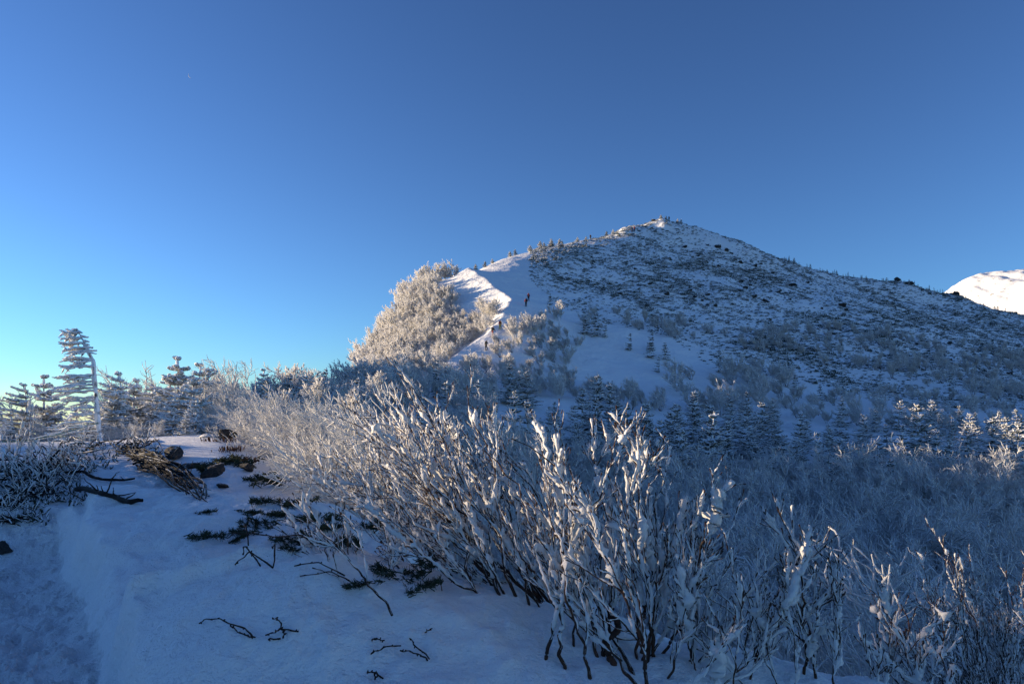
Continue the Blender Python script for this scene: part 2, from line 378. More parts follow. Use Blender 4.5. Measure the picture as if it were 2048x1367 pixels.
# ground queries
def col_of(px): return np.interp(px, CPX, np.arange(len(CPX)))
def gz(x, y):
    """ground height at plan points"""
    x = np.atleast_1d(np.asarray(x, float)); y = np.atleast_1d(np.asarray(y, float))
    c = np.clip(col_of(HX + x / y * F), 0, len(CPX) - 1.001); r = np.clip(np.interp(np.log(y), LRY, np.arange(len(RY))), 0, len(RY) - 1.001)
    c0 = c.astype(int); r0 = r.astype(int); fc, fr = c - c0, r - r0
    return (Zg[r0, c0] * (1 - fc) * (1 - fr) + Zg[r0, c0 + 1] * fc * (1 - fr) + Zg[r0 + 1, c0] * (1 - fc) * fr + Zg[r0 + 1, c0 + 1] * fc * fr)
PYG = HY - (Zg - EZ) / RY[:, None] * F
MINPY = np.minimum.accumulate(PYG, 0)
def at(px, Y):
    x = (px - HX) / F * Y
    return np.array([x, Y, float(gz(x, Y)[0])])
def hit(px, py, Ymin=3.2):
    """first ground point seen at a pixel"""
    c = int(round(float(col_of(px)))); r0 = int(np.searchsorted(RY, Ymin))
    k = np.where(PYG[r0:, c] <= py)[0]
    if not len(k): k = [int(np.argmin(PYG[r0:, c]))]
    return at(px, RY[r0 + k[0]])
def base_at(px, py, Ymax, Ymin=3.3):
    p = hit(px, py, Ymin)
    return p if p[1] <= Ymax else at(px, Ymax)
def in_poly(px, py, poly):
    poly = np.asarray(poly, float); ins = np.zeros(np.shape(px), bool)
    j = len(poly) - 1
    for i in range(len(poly)):
        xi, yi = poly[i]; xj, yj = poly[j]
        c = ((yi > py) != (yj > py)) & (px < (xj - xi) * (py - yi) / (yj - yi + 1e-12) + xi)
        ins ^= c; j = i
    return ins
def scatter(n, poly, Y0, Y1, mind=0.0, slack=0.0, area=True, seed=0, px_rng=None):
    """ground points whose picture position falls in poly; visible up to slack px"""
    g = np.random.default_rng(seed); poly = np.asarray(poly, float)
    a, b = (poly[:, 0].min(), poly[:, 0].max())
    out = []; cell = {}
    for _ in range(60):
        Y = np.sqrt(g.uniform(Y0 * Y0, Y1 * Y1, 4000)) if area else np.exp(g.uniform(math.log(Y0), math.log(Y1), 4000))
        px = g.uniform(a, b, 4000); x = (px - HX) / F * Y
        z = gz(x, Y); py = HY - (z - EZ) / Y * F
        c = np.clip(np.round(col_of(px)).astype(int), 0, len(CPX) - 1); r = np.clip(np.searchsorted(RY, Y), 0, len(RY) - 1)
        ok = in_poly(px, py, poly) & (py <= MINPY[r, c] + slack + 1.5)
        for xx, yy, zz in zip(x[ok], Y[ok], z[ok]):
            if mind:
                k = (int(xx // mind), int(yy // mind)); bad = False
                for i in (-1, 0, 1):
                    for j in (-1, 0, 1):
                        for q in cell.get((k[0] + i, k[1] + j), ()):
                            if (q[0] - xx) ** 2 + (q[1] - yy) ** 2 < mind * mind: bad = True
                if bad: continue
                cell.setdefault(k, []).append((xx, yy))
            out.append((xx, yy, zz))
            if len(out) >= n: return out
    return out

# far snowy summit beyond the right shoulder, and an unseen spur added left of the frame to shade foreground, saddle and valley
def dome(name, x0, x1, y0, y1, nx, ny, fz, mat):
    X, Y = np.meshgrid(np.linspace(x0, x1, nx), np.linspace(y0, y1, ny))
    o = obj(name, mesh_data(name, np.stack([X.ravel(), Y.ravel(), fz(X, Y).ravel()], 1), grid_faces(ny, nx), mat))
    o['kind'] = 'structure'; return o
SUMMIT_Y = 620.
def summit_z(X, Y):
    px = HX + X / SUMMIT_Y * F
    sk = np.interp(px, [1700, 1880, 1900, 1925, 1955, 1990, 2015, 2060, 2150, 2300, 2500], [680, 594, 580, 565, 551, 543, 541, 543, 552, 590, 700])
    zc_ = z_of(sk, SUMMIT_Y)
    d = (Y - SUMMIT_Y)
    z = zc_ - np.where(d < 0, .30 * (-d) + .0016 * d * d * .3, .5 * d)
    return z + 1.6 * fbm(X * .02, Y * .02, o=4, s=7) + 1.5 * np.abs(fbm(X * .055, Y * .03, o=3, s=9)) + .8 * fbm(X * .16, Y * .16, o=2, s=19)
dome('distant_summit', 300, 640, 430, 760, 170, 165, summit_z, M['snow_far'])
SHADE_SPUR = np.array([(-118, -60, 15), (-122, 0, 19.8), (-128, 38, 19.85), (-131, 51, 17.8), (-137, 68, 20.3), (-150, 105, 25.4), (-155, 114, 28.8), (-156, 126, 31.6), (-158, 135, 30.5), (-160, 146, 26), (-168, 160, 27), (-176, 176, 24)], float)  # added sun blocker: crest heights set by where its shadow should end
def shade_spur_z(X, Y):
    best = np.full(X.shape, -1e9)
    for i in range(len(SHADE_SPUR) - 1):
        a, b = SHADE_SPUR[i], SHADE_SPUR[i + 1]; e = b[:2] - a[:2]
        t = np.clip(((X - a[0]) * e[0] + (Y - a[1]) * e[1]) / (e @ e), 0, 1)
        d = np.hypot(X - a[0] - t * e[0], Y - a[1] - t * e[1])
        best = np.maximum(best, a[2] + (b[2] - a[2]) * t - 1.15 * d)
    return np.maximum(best, -60) + .45 * fbm(X * .08, Y * .08, o=3, s=15) + .55 * vnoise(X * .05, Y * .33, s=16)  # crest roughened to dapple the sunlight passing over it
dome('added_shade_spur', -250, -70, -110, 260, 160, 400, shade_spur_z, M['snow_far'])

# ================================================================== plant building
def tubes(polys, radii, sides=3, jit=None, off=None, seed=0, flat=None, g=None):
    """polys: list of (n,3) node arrays; radii: list of (n,). One ring of `sides` per node.
    jit: per-ring-vertex radius noise; off: world offset of the ring centre (list of (n,3)); flat: (axis vector, factor)."""
    if not polys: return np.zeros((0, 3)), np.zeros((0, 4), int)
    P = np.concatenate(polys); R = np.concatenate(radii)
    ids = np.repeat(np.arange(len(polys)), [len(p) for p in polys])
    T = np.empty_like(P); T[:-1] = P[1:] - P[:-1]; T[-1] = P[-1] - P[-2]
    same = ids[1:] == ids[:-1]
    last = np.append(~same, True)
    T[last] = P[last] - P[np.maximum(np.where(last)[0] - 1, 0)]
    mid = np.where(~last & np.insert(same, 0, False))[0]
    T[mid] = P[mid + 1] - P[mid - 1]
    T = norm(T)
    ref = np.where(np.abs(T[:, 2:3]) > .92, np.array([[1., 0, 0]]), np.array([[0, 0, 1.]]))
    U = norm(np.cross(ref, T)); V = np.cross(T, U)
    g = g or np.random.default_rng(seed)
    ph = g.uniform(0, 2 * PI, len(polys))[ids]
    ang = ph[:, None] + np.arange(sides)[None, :] * 2 * PI / sides
    rr = np.repeat(R[:, None], sides, 1)
    if jit: rr = rr * (1 + jit * g.uniform(-1, 1, rr.shape))
    D = np.cos(ang)[..., None] * U[:, None, :] + np.sin(ang)[..., None] * V[:, None, :]
    if flat is not None:
        ax = norm(np.asarray(flat[0], float)); k = D @ ax
        D = D + (flat[1] - 1) * k[..., None] * ax
    C = P if off is None else P + np.concatenate(off)
    verts = (C[:, None, :] + D * rr[..., None]).reshape(-1, 3)
    i = np.where(same)[0]
    f = []
    for k in range(sides):
        k2 = (k + 1) % sides
        f.append(np.stack([i * sides + k, i * sides + k2, (i + 1) * sides + k2, (i + 1) * sides + k], 1))
    return verts, np.concatenate(f)
def join(parts):
    """parts: list of (verts, faces, mat index) -> verts, faces list, midx"""
    vs, fs, mi, n = [], [], [], 0
    for v, f, m in parts:
        if len(v) == 0: continue
        vs.append(v); fs.append(np.asarray(f) + n); n += len(v); mi.append(np.full(len(f), m))
    order3 = [i for i, f in enumerate(fs) if f.shape[1] == 3]; order4 = [i for i, f in enumerate(fs) if f.shape[1] == 4]
    out, mm = [], []
    for od in (order3, order4):
        if od: out.append(np.concatenate([fs[i] for i in od])); mm.append(np.concatenate([mi[i] for i in od]))
    return np.concatenate(vs), out, np.concatenate(mm)
def path(g, p0, d0, L, n, trop=(0, 0, 0), k=.1, wig=.15):
    P = np.empty((n, 3)); P[0] = p0; d = norm(d0); trop = np.asarray(trop, float); s = L / (n - 1)
    W_ = g.normal(0, wig, (n, 3))
    for i in range(1, n):
        d = d + trop * k + W_[i]; d /= math.sqrt(d @ d)
        P[i] = P[i - 1] + d * s
    return P
def interp_poly(P, t):
    f = t * (len(P) - 1); i = min(int(f), len(P) - 2); a = f - i
    return P[i] * (1 - a) + P[i + 1] * a, norm(P[i + 1] - P[i])
def kids(g, P, cnt, t0, t1, ang, L0, n, trop, k, wig, taperL=.5):
    out = []
    for t in np.sort(g.uniform(t0, t1, cnt)):
        p, d = interp_poly(P, t)
        r = norm(np.cross(d, g.normal(0, 1, 3))); a = g.normal(ang, .18)
        dd = d * math.cos(a) + r * math.sin(a)
        out.append((path(g, p, dd, L0 * (1 - taperL * t) * g.uniform(.6, 1.25), n, trop, k, wig), t))
    return out
def rad(r0, r1, n, pw=1.0): return r0 + (r1 - r0) * (np.arange(n) / (n - 1)) ** pw

def shrub_skeleton(g, h, nstem, lean, spread, k1, k2, n0=8, n1=5, n2=4, up=(0, 0, 1)):
    """birch shrub: stems from one foot, side branches, twigs. lean: plan lean vector"""
    lean = np.asarray(lean, float); S, B, T = [], [], []
    trop = norm(np.array([lean[0], lean[1], .55]))
    for i in range(nstem):
        a = g.uniform(0, 2 * PI); q = spread * math.sqrt(g.uniform(.02, 1))
        d = np.array([math.cos(a) * q + lean[0], math.sin(a) * q + lean[1], 1.0])
        L = h * g.uniform(.75, 1.2) * (1 + .4 * q)
        p0 = np.array([math.cos(a), math.sin(a), 0]) * .12 * h * g.uniform(0, 1) + [0, 0, -.05 * h]
        P = path(g, p0, d, L, n0, trop, .07, .09); S.append(P)
        for (Q, t) in kids(g, P, k1, .22, .98, .65, L * .42, n1, trop, .12, .12, .35):
            B.append(Q)
            for (R_, t2) in kids(g, Q, k2, .15, 1.0, .65, L * .20, n2, trop, .14, .24): T.append(R_)
    return S, B, T
def birch_meshes(name, seed, h, nstem, lean, spread, k1, k2, rb, rr, sides=3, bark='bark', rime='rime', roff=.6, dens=1.0):
    """bark mesh and rime mesh of a frost-covered birch shrub; rb/rr = (stem, branch, twig) radii"""
    g = np.random.default_rng(seed)
    S, B, T = shrub_skeleton(g, h, nstem, lean, spread, k1, k2)
    polys = S + B + T
    lv = [0] * len(S) + [1] * len(B) + [2] * len(T)
    rbk = [rad(rb[l], rb[min(l + 1, 2)] * .8 if l < 2 else rb[2] * .6, len(p)) for p, l in zip(polys, lv)]
    bv, bf = tubes(polys, rbk, sides + 1 if sides > 3 else 3, seed=seed)
    wind = norm(np.array([-.35, -.45, .75]))
    ro, off, rp = [], [], []
    for p, l in zip(polys, lv):
        r = rad(rr[l], rr[min(l + 1, 2)] if l < 2 else rr[2] * .8, len(p)) * g.uniform(.65, 1.35, len(p))
        if l == 0: r = r * sstep(.05, .45, np.linspace(0, 1, len(p)))
        r[-1] *= .6
        ro.append(r); rp.append(p); off.append(wind[None, :] * (r * roff)[:, None])
    rv, rf = tubes(rp, ro, sides, jit=.25, off=off, seed=seed + 1)
    return mesh_data(name + '_branches', bv, bf, M[bark]), mesh_data(name + '_rime', rv, rf, M[rime])
def birch_thing(name, meshes):
    r = empty(name); obj('branches', meshes[0], r); obj('rime', meshes[1], r); return r
def birch_single(name, seed, *a, **k):
    """small distant birch: one mesh, bark and rime"""
    b, r = birch_meshes(name, seed, *a, **k)
    return b, r

def conifer_mesh(name, seed, h, nwh, rw, nb=6, ntw=7, flag=None, crown_from=.08, droop=.25, needle='needle', tw_r=.035, shape=1.0, sides=4):
    """trunk mesh, crown mesh. flag: plan vector, branches on that side long, on the other side short"""
    g = np.random.default_rng(seed)
    tp = path(g, (0, 0, -.1), (g.normal(0, .03), g.normal(0, .03), 1), h + .1, 10, (0, 0, 1), .2, .025)
    tv, tf = tubes([tp], [rad(.028 * h + .01, .008, 10)], 6, jit=.12, seed=seed)
    AX, AR, TW, TR = [], [], [], []
    for w in range(nwh):
        f = crown_from + (1 - crown_from) * (w + g.uniform(-.75, .75)) / nwh
        f = min(max(f, crown_from), .985)
        p, d = interp_poly(tp, f)
        Lw = rw * ((1 - f) ** .8 * .95 + .05) * shape
        a0 = g.uniform(0, 2 * PI)
        for b in range(nb):
            a = a0 + b * 2 * PI / nb + g.normal(0, .2)
            dv = np.array([math.cos(a), math.sin(a), 0])
            if g.uniform() < .16: continue
            L = Lw * g.uniform(.45, 1.25)
            if flag is not None:
                c = dv @ norm(np.array([flag[0], flag[1], 0])); L *= .22 + .95 * max(0, .45 + .55 * c) ** 1.5
                dv = norm(dv + .5 * np.array([flag[0], flag[1], 0]))
            if L < .05: continue
            A = path(g, p, dv + np.array([0, 0, .25 - droop * 1.6 * (1 - f) + g.normal(0, .14)]), L, 6, (0, 0, .6), .10, .05)
            AX.append(A); AR.append(rad(tw_r * 1.0, tw_r * .6, 6))
            m = max(2, int(ntw * (.4 + .6 * L / rw)))
            for t in np.linspace(.2, .97, m):
                q, dd = interp_poly(A, t)
                side = norm(np.cross(dd, [0, 0, 1]))
                for s in (-1, 1):
                    l = L * .38 * (1.08 - t) * g.uniform(.6, 1.2) + .05
                    TW.append(path(g, q, dd * .75 + side * s * .8 + [0, 0, g.normal(-.06, .1)], l, 3, (0, 0, -.2), .1, .08))
                    TR.append(tw_r * g.uniform(.7, 1.2) * np.array([1, .95, .45]))
    top = path(g, tp[-2], (0, 0, 1), h * .06 + .1, 4); AX.append(top); AR.append(rad(tw_r, tw_r * .5, 4))
    cv, cf = tubes(AX + TW, AR + TR, sides, jit=.35, seed=seed + 2)
    return mesh_data(name + '_trunk', tv, tf, M['trunk']), mesh_data(name + '_crown', cv, cf, M[needle])
def conifer_thing(name, meshes):
    r = empty(name); obj('trunk', meshes[0], r); obj('crown', meshes[1], r); return r

def pine_mesh(name, seed, w, hh, n, mat='pine', lr=.05, ll=.3, sides=4):
    """low dwarf pine: a mound of shoots, swept to one side"""
    g = np.random.default_rng(seed); P, R = [], []
    for i in range(n):
        a = g.uniform(0, 2 * PI); q = math.sqrt(g.uniform(0, 1))
        x, y = w * q * math.cos(a), w * .7 * q * math.sin(a)
        z = hh * (1 - q * q) * g.uniform(.2, 1)
        d = np.array([math.cos(a) * q - .5, math.sin(a) * q, .55 + g.normal(0, .3)])
        P.append(path(g, (x, y, z - .04), d, ll * g.uniform(.6, 1.4), 3, (0, 0, 1), .2, .15)); R.append(lr * g.uniform(.6, 1.3) * np.array([.7, 1, .35]))
    v, f = tubes(P, R, sides, jit=.35, seed=seed)
    return v, f
def rock_mesh(name, seed, s=(1, 1, 1), sub=3, mat='rock', rough=.35):
    import bmesh
    bm = bmesh.new(); bmesh.ops.create_icosphere(bm, subdivisions=sub, radius=1)
    v = np.array([x.co[:] for x in bm.verts]); g = np.random.default_rng(seed)
    for _ in range(9):                                     # chop flat facets
        n = norm(g.normal(0, 1, 3)); c = g.uniform(.45, .85); d = v @ n
        v = np.where((d > c)[:, None], v - (d - c)[:, None] * n, v)
    o = g.uniform(0, 50, 3)
    v = v * (1 + rough * .35 * fbm(v[:, 0] * 1.4 + o[0], v[:, 1] * 1.4 + o[1], v[:, 2] * 1.4 + o[2], o=4, s=seed))[:, None]
    for i, x in enumerate(bm.verts): x.co = v[i] * s
    me = bpy.data.meshes.new(name); bm.to_mesh(me); bm.free(); me.materials.append(M[mat])
    me.polygons.foreach_set('use_smooth', np.zeros(len(me.polygons), bool))
    return me
print('terrain + tools ready')

# ================================================================== foreground birch shrubs plastered with snow
def snoise(g, n, step):
    """smooth 1-d noise for n nodes"""
    m = max(2, int(n / step) + 2); return np.interp(np.linspace(0, m - 1.001, n), np.arange(m), g.uniform(-1, 1, m))
def smooth_path(g, a, c, b, n, wig):
    t = np.linspace(0, 1, n)[:, None]
    P = (1 - t) ** 2 * a + 2 * t * (1 - t) * c + t * t * b
    w = np.stack([snoise(g, n, n / 7.) for _ in range(3)], 1) * wig * np.sin(np.linspace(0, PI, n) * .5)[:, None]
    w2 = np.stack([snoise(g, n, n / 22.) for _ in range(3)], 1) * wig * .28
    return P + w + w2
def nodes_for(L, step): return max(4, int(L / step) + 1)
PLW = norm(np.array([.30, -.50, .72]))           # side the wind-driven snow sticks to
def hero(name, seed, base, tips, label, group, r0=.014, side=7, twig=5, snow=1.0, sideL=.42, buds=True, off_dir=PLW, step=.017, t0=.16, snow_from=.08):
    g = np.random.default_rng(seed); base = np.asarray(base, float)
    S, Bn, Tn = [], [], []
    for tp in tips:
        tip = np.asarray(tp, float); v = tip - base; L = np.linalg.norm(v)
        b0 = base + [g.normal(0, .15), g.normal(0, .12), -.08]
        c = b0 + v * g.uniform(.4, .6) + np.array([g.normal(.03, .04), g.normal(0, .05), g.normal(-.02, .05)]) * L
        P = smooth_path(g, b0, c, tip, nodes_for(L, step), .035 * L); S.append((P, r0 * g.uniform(.75, 1.15) * min(1.25, L / 1.3)))
    root = empty(name, base)
    for P, r in S:
        L = np.linalg.norm(P[-1] - P[0]); main = norm(P[-1] - P[len(P) // 3])
        ns = max(2, int(round(side * L / 1.4)))
        for t in np.sort(g.uniform(t0, .97, ns)):
            p, d = interp_poly(P, t); rr = norm(np.cross(d, g.normal(0, 1, 3))); a = g.uniform(.15, .5)
            l = L * sideL * (1.12 - .92 * t) * g.uniform(.55, 1.3)
            Q = path(g, p, d * math.cos(a) + rr * math.sin(a), l, nodes_for(l, step), norm(main + [-.15, 0, .2]), .07, .06)
            Bn.append((Q, r * (1 - .72 * t) * .62))
            nt_ = max(1, int(round(twig * l / .4)))
            for t2 in np.sort(g.uniform(.15, .98, nt_)):
                p2, d2 = interp_poly(Q, t2); r2 = norm(np.cross(d2, g.normal(0, 1, 3))); a2 = g.uniform(.25, .7)
                l2 = g.uniform(.06, .24) * (1.1 - .4 * t2)
                Tn.append((path(g, p2, d2 * math.cos(a2) + r2 * math.sin(a2), l2, nodes_for(l2, step * .85), (0, 0, 1), .04, .10), .0032))
    polys, radii = [], []
    for lv, lst in enumerate((S, Bn, Tn)):
        for P, r in lst:
            n = len(P); tipr = (.0042, .003, .0024)[lv]
            q = rad(max(r, tipr), tipr, n, .8)
            q = q * (1 + .13 * snoise(g, n, 2.5))
            if lv: q[-2:] *= 1.7 if buds else 1.0
            polys.append(P - base); radii.append(q)
    v, f = tubes(polys, radii, 6, jit=.08, seed=seed)
    obj('branches', mesh_data(name + '_branches', v, f, M['bark']), root)
    sp, sr, so_ = [], [], []
    od = norm(off_dir)
    for lv, lst in enumerate((S, Bn, Tn)):
        for P, r in lst:
            n = len(P); s = np.linspace(0, 1, n)
            base_r = (.0122, .0090, .0058)[lv] * snow
            nz = (.46 + .62 * snoise(g, n, 6) + .42 * snoise(g, n, 1.8)) * (1 - .75 * sstep(.7, 1.0, s))
            k = base_r * np.clip(nz, 0, 1.6) * g.uniform(.55, 1.25)
            for _ in range(g.poisson((2.0, .7, .2)[lv] * snow)):       # lumps
                c = g.integers(0, n); k = k + base_r * g.uniform(.6, 1.9) * np.exp(-.5 * ((np.arange(n) - c) / g.uniform(1.2, 3.2)) ** 2)
            if lv == 0: k = k * sstep(snow_from, snow_from + .3, s)
            under = np.linspace(max(r, .003), .003, n)
            k = np.maximum(k, .0008); k[0] *= .3; k[-1] *= .45
            sp.append(P - base); sr.append(k); so_.append(od[None, :] * (k * .95 + under * .75)[:, None] + g.normal(0, .0012, (n, 3)))
    v, f = tubes(sp, sr, 8, jit=.30, off=so_, seed=seed + 5, flat=(od, 1.25))
    C8 = np.repeat(np.concatenate(sp) + np.concatenate(so_), 8, 0)
    q = v + base; nn = .55 * vnoise(q[:, 0] * 45, q[:, 1] * 45, q[:, 2] * 45, s=seed) + .40 * vnoise(q[:, 0] * 110, q[:, 1] * 110, q[:, 2] * 110, s=seed + 1)
    v = C8 + (v - C8) * (1 + nn)[:, None]
    obj('snow', mesh_data(name + '_snow', v, f, M['hero_snow']), root)
    tag(root, label, 'shrub', group)
    return root
def tipset(g, poly_pts, n, Y0, Y1, jit=14):
    """n tips along a picture polyline, each at its own distance"""
    q = np.asarray(poly_pts, float); out = []
    for t in (np.arange(n) + g.uniform(-.3, .3, n)) / max(1, n - 1):
        t = min(max(t, 0), 1); f = t * (len(q) - 1); i = min(int(f), len(q) - 2)
        p = q[i] + (q[i + 1] - q[i]) * (f - i) + g.normal(0, jit, 2)
        out.append(W(p[0], p[1], g.uniform(Y0, Y1)))
    return out
HG = 'snow plastered birch shrubs on the near ridge edge'
gh = np.random.default_rng(5)
# the big clump in the middle: two feet, stems swept up and left
hero('birch_shrub', 101, base_at(1068, 1200, 5.2), tipset(gh, [(640, 946), (690, 816), (760, 806), (840, 846), (890, 866)], 7, 5.2, 6.6) + tipset(gh, [(700, 1026), (780, 946), (860, 946)], 4, 5.0, 5.6),
     'big birch shrub whose snowy stems sweep far up and left from the warm lit snow', HG, r0=.0115, side=6, twig=5)
hero('birch_shrub', 102, base_at(1085, 1215, 5.0), tipset(gh, [(780, 794), (850, 774), (905, 754), (960, 804), (1010, 814)], 6, 4.9, 6.4) + tipset(gh, [(900, 944), (960, 904), (1030, 914)], 4, 4.7, 5.4),
     'tall birch shrub with the highest bare twig tips, crowded against the big sweeping shrub', HG, r0=.0115, side=6, twig=5)
hero('birch_shrub', 103, base_at(1222, 1345, 4.6), tipset(gh, [(960, 900), (1010, 860), (1060, 880), (1130, 830), (1180, 860), (1240, 870)], 7, 4.2, 5.6) + tipset(gh, [(1000, 1020), (1100, 980), (1200, 980)], 4, 4.2, 4.9),
     'snow laden birch shrub on thick brown trunks at the bottom middle of the photo', HG, r0=.0115, side=8, twig=5, snow=1.1)
hero('birch_shrub', 104, base_at(1285, 1330, 4.8), tipset(gh, [(1230, 864), (1270, 844), (1310, 894)], 4, 4.4, 5.2) + tipset(gh, [(1330, 994), (1380, 1004), (1440, 974), (1470, 984)], 5, 4.4, 5.2),
     'upright birch shrub carrying thick snow plates, topped by a snow tuft', HG, r0=.011, side=8, twig=5, snow=1.1)
hero('birch_shrub', 105, base_at(1405, 1360, 4.6), tipset(gh, [(1340, 1145), (1390, 1085), (1450, 1075), (1490, 1115), (1530, 1205)], 6, 4.0, 4.8) + tipset(gh, [(1330, 1245), (1500, 1265)], 3, 3.9, 4.3),
     'low dense snowy birch shrub filling the gap right of the thick brown trunks', HG, r0=.010, side=10, twig=7, snow=1.0)
hero('birch_shrub', 106, base_at(1590, 1362, 4.7), tipset(gh, [(1550, 1030), (1585, 1010), (1640, 1080), (1680, 1100)], 5, 4.2, 5.0) + tipset(gh, [(1500, 1180), (1560, 1150), (1640, 1190), (1700, 1180)], 4, 4.1, 4.6),
     'forked snowy birch shrub whose two tall tips stand clear of the blue thicket', HG, r0=.011, side=10, twig=7, snow=1.0)
hero('birch_shrub', 107, base_at(782, 1192, 5.4), tipset(gh, [(600, 990), (640, 960), (700, 1010)], 3, 5.0, 5.5) + tipset(gh, [(545, 1040), (600, 1090), (690, 1080)], 3, 5.0, 5.5) + tipset(gh, [(760, 1040), (810, 1010), (850, 1060)], 3, 5.2, 5.8),
     'thin sparse birch shrub standing on the crest of the near snow bank', HG, r0=.011, side=6, twig=5, snow=.85)
hero('birch_shrub', 108, at(935, 6.4), tipset(gh, [(620, 915), (650, 875), (700, 885), (740, 835)], 6, 7.0, 8.5) + tipset(gh, [(760, 925), (850, 905)], 3, 6.5, 7.5),
     'birch shrub behind the big sweeping one, leaning left over the snow slope', HG, r0=.0115, side=6, twig=5)
hero('birch_shrub', 109, at(1990, 8), tipset(gh, [(1850, 1150), (1890, 1080), (1940, 1140), (1990, 1160), (2040, 1150)], 7, 7.4, 8.8) + tipset(gh, [(1800, 1220), (1880, 1180), (1960, 1160), (2060, 1160)], 6, 6.8, 8.0),
     'snowy birch shrub at the right edge with warm lit twig tips', HG, r0=.011, side=8, twig=6, snow=1.0)
hero('birch_shrub', 110, at(1800, 4.9), tipset(gh, [(1740, 1200), (1800, 1190), (1860, 1210), (1900, 1260)], 6, 4.6, 5.6) + tipset(gh, [(1700, 1290), (1780, 1270), (1880, 1300)], 4, 4.3, 5.0),
     'low blue shaded birch shrub in the bottom right corner with flat snow pads', HG, r0=.0095, side=10, twig=7, snow=1.0)
# a low bare branch arching over the snow in front of the big shrub
hero('arching_branch', 111, base_at(1040, 1238, 5.0), [W(935, 1285, 4.55), W(870, 1180, 5.0), W(790, 1170, 5.1)], 'bare dark branch arching low over the snow in front of the big shrub', None, r0=.011, side=6, twig=4, snow=.15)


# two thick brown birch trunks standing in the snow at the bottom
def trunk_tree(name, seed, base, top, r, label, group=None):
    g = np.random.default_rng(seed); base = np.asarray(base); top = np.asarray(top)
    P = smooth_path(g, base + [0, 0, -.08], (base + top) / 2 + [.03, 0, 0], top, 26, .05)
    v1, f1 = tubes([P - base], [rad(r, r * .62, 26) * (1 + .12 * snoise(g, 26, 2.5))], 10, jit=.07, seed=seed)
    root = empty(name, base); obj('trunk', mesh_data('trunk', v1, f1, M['bark']), root)
    B, R, Sn, SR, SO = [], [], [], [], []
    od = norm(PLW)
    for t in (.35, .55, .7, .85, .97, .97, .99):
        p, d = interp_poly(P, t); q = norm(np.cross(d, g.normal(0, 1, 3)))
        L = g.uniform(.25, .5); n = 18
        Q = path(g, p, d * .75 + q * .7, L, n, (-.2, 0, .6), .06, .10); B.append(Q - base); R.append(rad(r * .33, .003, n))
        k = .012 * np.clip(.6 + .6 * snoise(g, n, 3), .05, 2); Sn.append(Q - base); SR.append(k); SO.append(od[None, :] * (k * .9 + .004)[:, None])
    v2, f2 = tubes(B, R, 5, seed=seed); obj('branches', mesh_data('branches', v2, f2, M['bark']), root)
    v3, f3 = tubes(Sn, SR, 6, jit=.3, off=SO, seed=seed); obj('snow', mesh_data('snow', v3, f3, M['hero_snow']), root)
    tag(root, label, 'birch trunk', group); return root
trunk_tree('birch_stump', 131, base_at(1222, 1345, 4.5), W(1218, 1215, 4.5), .028, 'thick peeling red brown birch trunk rising from the snow at the bottom middle')
trunk_tree('birch_stump', 132, base_at(1282, 1335, 4.7), W(1276, 1210, 4.75), .022, 'straight brown birch stump standing just right of the forked brown trunk')

# ================================================================== frosted birch thickets (a few grown shrubs, then copies)
SW = (-.55, -.05)          # the way the wind has combed them
THK = [birch_thing('frosted_birch', birch_meshes('thicket_birch%d' % i, 200 + i, 3.0, 12, (-.45, -.05), .9, 10, 6, (.026, .012, .006), (.021, .023, .022))) for i in range(5)]
MID = [birch_thing('frosted_birch', birch_meshes('slope_birch%d' % i, 230 + i, 3.0, 12, (-.8, -.05), .85, 11, 7, (.020, .009, .005), (.017, .018, .0165))) for i in range(4)]
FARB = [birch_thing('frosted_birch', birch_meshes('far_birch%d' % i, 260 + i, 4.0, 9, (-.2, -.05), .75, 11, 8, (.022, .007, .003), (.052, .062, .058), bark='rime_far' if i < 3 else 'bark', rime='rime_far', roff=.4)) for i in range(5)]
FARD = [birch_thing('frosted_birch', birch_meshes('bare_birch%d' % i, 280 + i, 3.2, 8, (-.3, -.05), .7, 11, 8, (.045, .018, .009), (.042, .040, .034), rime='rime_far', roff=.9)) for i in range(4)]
CON = [conifer_thing('snowy_fir', conifer_mesh('valley_fir%d' % i, 300 + i, 5.0, 17, 2.15, nb=7, ntw=9, droop=.34, tw_r=.062, shape=[1, .8, 1.2, .95][i])) for i in range(4)]
CONF = [conifer_thing('snowy_fir', conifer_mesh('slope_fir%d' % i, 320 + i, 3.4, 11, 1.35, nb=6, ntw=6, droop=.34, tw_r=.075, needle='needle_far', flag=(-1, 0) if i > 1 else None, sides=3)) for i in range(4)]
RIM = [conifer_thing('rimed_fir', conifer_mesh('rimed_fir%d' % i, 340 + i, 3.6, 14, [1.35, 1.75, 1.5, 1.9][i], nb=8, ntw=9, droop=.26, tw_r=.060, needle='needle_rimed', flag=[None, (-.5, -.1), None, (-.4, 0)][i])) for i in range(4)]
BIRCHES = []          # every frosted birch: (proto, place, turn, scale, label, group); planted at the end
def plant(protos, pts, seed, label, group, cat, s0=.8, s1=1.2, rz=.35, zoff=0.0, sfun=None):
    g = np.random.default_rng(seed)
    for p in pts:
        s = g.uniform(s0, s1) * (sfun(p) if sfun else 1); pr = protos[int(g.integers(len(protos)))]
        a = g.normal(0, rz); sc = (s * g.uniform(.9, 1.1), s * g.uniform(.9, 1.1), s); loc = (p[0], p[1], p[2] + zoff)
        if pr.name.startswith('frosted_birch'): BIRCHES.append((pr, loc, a, sc, label, group)); continue
        o = dup(pr, loc, a, sc, label, group, (g.normal(0, .035), g.normal(-.03, .04))); o['category'] = cat

